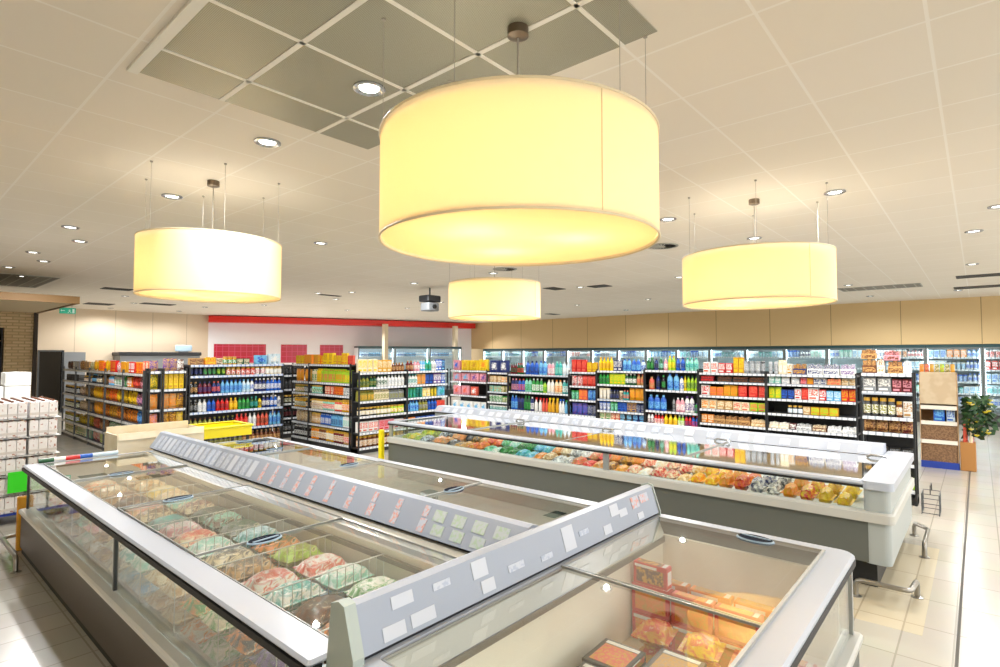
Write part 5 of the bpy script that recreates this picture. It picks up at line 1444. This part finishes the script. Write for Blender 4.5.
# yellow crate on a dark stand
t = thing('yellow_crate', 'bright yellow plastic crate beyond the far end of the island', 'crate', (3.38, 8.15, 0))
b = MB(); b.box(3.02, 3.66, 7.86, 7.88, .92, 1.06, 0); b.box(3.02, 3.66, 8.42, 8.44, .92, 1.06); b.box(3.02, 3.04, 7.88, 8.42, .92, 1.06); b.box(3.64, 3.66, 7.88, 8.42, .92, 1.06); b.box(3.04, 3.64, 7.88, 8.42, .92, .94)
b.box(3.00, 3.68, 7.84, 7.88, 1.04, 1.07, 0, .008); b.box(3.00, 3.68, 8.42, 8.46, 1.04, 1.07, 0, .008); b.box(3.00, 3.04, 7.88, 8.42, 1.04, 1.07, 0, .008); b.box(3.64, 3.68, 7.88, 8.42, 1.04, 1.07, 0, .008)
child(b, 'tray', M['yel'], t, t)
for x, y in ((3.06, 7.9), (3.62, 7.9), (3.06, 8.4), (3.62, 8.4)):
    child(MB().box(x - .015, x + .015, y - .015, y + .015, 0, .92), 'leg', M['blackm'], t, t)
# striped roll of flyers on the far rail
t = thing('rolled_banner', 'green, red and blue striped roll lying along the far freezer rail', 'banner', (1.5, 7.52, .903))
b = MB()
x0, y0, x1, y1 = 1.24, 7.52, 1.95, 7.52
for k, (f0, f1, m) in enumerate(((0, .18, 0), (.18, .32, 1), (.32, .50, 2), (.50, .66, 3), (.66, 1, 4))):
    b.tube([(x0 + (x1 - x0) * f0, y0, .928), (x0 + (x1 - x0) * f1, y0, .928)], .024, 10, k)
child(b, 'roll', [pl('forest'), pl('white'), pl('red'), pl('blue'), pl('ice')], t, t)

# corner posts and steel bumper hoops
one(MB().box(-.05, .05, -.03, .03, 0, .56, 0, .012), 'corner_post', M['orangep'], (1.15, 7.66, 0), 'orange yellow guard post at the far corner of the long island freezer', 'post', 'corner guard posts')
one(MB().box(-.04, .04, -.04, .04, 0, .80, 0, .012), 'corner_post', M['yel'], (5.72, 7.585, 0), 'thin yellow guard post at the far end of the grey freezer', 'post', 'corner guard posts')
def hoop(pts, label, feet):
    t = thing('bumper_rail', label, 'bumper rail', (pts[0][0], pts[0][1], 0), 0, 'steel bumper hoops')
    P = []
    for i, p in enumerate(pts):        # rounded corners
        if 0 < i < len(pts) - 1:
            for f, q in ((.75, pts[i - 1]), ):
                pass
            a, c = pts[i - 1], pts[i + 1]
            def tow(p, q, d):
                L = math.dist(p, q); d = min(d, L * .4)
                return tuple(p[k] + (q[k] - p[k]) * d / L for k in range(3))
            A_, C_ = tow(p, a, .06), tow(p, c, .06)
            for k in range(5):
                u = k / 4
                P.append(tuple((1 - u) ** 2 * A_[j] + 2 * u * (1 - u) * p[j] + u * u * C_[j] for j in range(3)))
        else:
            P.append(p)
    child(MB().tube(P, .021, 10), 'tube', M['steel'], t, t)
    for x, y in feet:
        child(MB().lathe([(.045, 0), (.045, .006), (.024, .012)], 14, 0, x, y), 'foot_plate', M['steel'], t, t)
hoop([(5.60, .84, 0), (5.60, .84, .14), (5.60, .46, .14), (5.90, .44, .14), (5.90, .44, 0)], 'steel floor hoop at the near corner of the grey freezer', [(5.60, .84), (5.90, .44)])
hoop([(7.10, .46, .0), (7.10, .46, .14), (7.70, .46, .14), (7.88, .60, .14), (7.88, .60, 0)], 'steel floor hoop at the far corner of the grey freezer end panel', [(7.10, .46), (7.88, .60)])
hoop([(1.0, 6.93, 0), (1.0, 6.93, .14), (1.0, 7.75, .14), (1.3, 7.80, .14), (1.3, 7.80, 0)], 'dark steel floor hoop by the orange guard post', [(1.0, 6.93), (1.3, 7.80)])
# low wire basket by the rack
t = thing('wire_basket', 'small grey wire basket on the floor by the black display rack', 'basket', (9.15, .55, 0))
b = MB()
for z in (.02, .14, .26):
    P = [(9.0, .42, z), (9.32, .42, z), (9.32, .60, z), (9.0, .60, z), (9.0, .42, z)]
    b.tube(P, .005, 5)
for k in range(7):
    x = 9.0 + .32 * k / 6
    b.tube([(x, .42, .0), (x, .42, .26)], .004, 4); b.tube([(x, .60, .0), (x, .60, .26)], .004, 4)
child(b, 'wire_body', M['darkm'], t, t)
child(MB().tube([(9.02, .51, .26), (9.05, .51, .36), (9.27, .51, .36), (9.30, .51, .26)], .006, 6), 'handle', M['blackm'], t, t)

# boxes in freezer B
def pizza(c1, c2, w, d, h):
    k = ('pz', c1, c2, w, d, h)
    if k not in MESH:
        mb = MB(); mb.box(-w / 2, w / 2, -d / 2, d / 2, 0, h, 0, .004)
        mb.box(-w * .40, w * .40, -d / 2 - .0015, -d / 2, h * .12, h * .78, 1); mb.box(-w * .45, w * .2, -d / 2 - .002, -d / 2, h * .80, h * .92, 2)
        mb.box(-w * .40, w * .30, -d * .4, d * .38, h, h + .0015, 1); mb.box(w * .33, w * .44, -d * .4, d * .4, h, h + .0015, 2)
        mb.box(w / 2, w / 2 + .0015, -d * .36, d * .36, h * .2, h * .8, 2)
        MESH[k] = mb.mesh('frozen_box', [pl(c1, .4), prt(c2, 'amber' if c2 != 'amber' else 'tan', 20, .45, .52), pl('white' if c1 != 'white' else 'red', .4)])
    return MESH[k]
bz = .292
bx = []
for k in range(4):        # standing boxes in a row along the right side, faces to the left
    y = 1.55 - k * .255
    for lev in range(2 if k < 3 else 1):
        put('frozen_box', pizza('red' if k != 1 else 'coral', 'orange', .245, .07, .17), (3.22, y, bz + lev * .172), (0, 0, E90),
            uniq(f'red and orange frozen box standing {("lowest", "on another")[lev]}, {("first", "second", "third", "fourth")[k]} from the cream back wall', f'end freezer front row {k} {lev}'), 'frozen food', f'end freezer front row {k} {lev}')
put('frozen_box', pizza('red', 'brown', .22, .07, .13), (3.22, 1.55, bz + .346), (0, 0, E90), uniq('red and brown frozen box alone on top of the stacked boxes in the near freezer', 'top box'), 'frozen food', 'end freezer boxes')
for k in range(3):
    for lev in range(2):
        put('frozen_box', pizza('orange', 'tan', .245, .07, .17), (3.36, 1.50 - k * .26, bz + lev * .172), (0, 0, E90),
            uniq(f'orange and tan frozen box in the second row, {("lower", "upper")[lev]}, {("first", "second", "third")[k]} from the back wall', f'end freezer second row {k} {lev}'), 'frozen food', f'end freezer second row {k} {lev}')
# lying boxes and bags in front
lay = [(2.34, 1.45, 'smoke', 'orange', .0), (2.62, 1.48, 'black', 'coral', .12), (2.455, 1.16, 'black', 'orange', 0), (2.728, 1.20, 'smoke', 'amber', 0)]
for k, (x, y, c1, c2, rz) in enumerate(lay):
    for lev in range(4):
        put('frozen_box', pizza(c1, c2, .26, .24, .045), (x, y, bz + lev * .048), (0, 0, rz * 0 + .01 * lev),
            uniq(f'flat {cw(c1)} and {c2} frozen box, {("bottom", "second", "third", "top")[lev]} of its pile in the near freezer', f'flat piles {k} {lev}'), 'frozen food', f'flat piles {k} {lev}')
for k, (x, y, c1, c2) in enumerate(((2.96, 1.42, 'red', 'amber'), (2.98, 1.16, 'coral', 'yellow'), (2.98, .90, 'red', 'orange'), (2.72, .90, 'orange', 'amber'))):
    for lev in range(2):
        put('frozen_bag', bag_mesh(.21, .17, .11, c1, c2), (x + .016, y, bz + lev * .135), (.0, -.04 if lev else 0, .12 if lev else 0), uniq(f'{cw(c1)} and {cw(c2)} frozen bag, {("under", "top")[lev]} layer, beside the boxes in the near freezer', f'near bags {k} {lev}'), 'frozen food', f'near bags {k} {lev}')
for o in bpy.data.objects:
    if 'world' in o: del o['world']
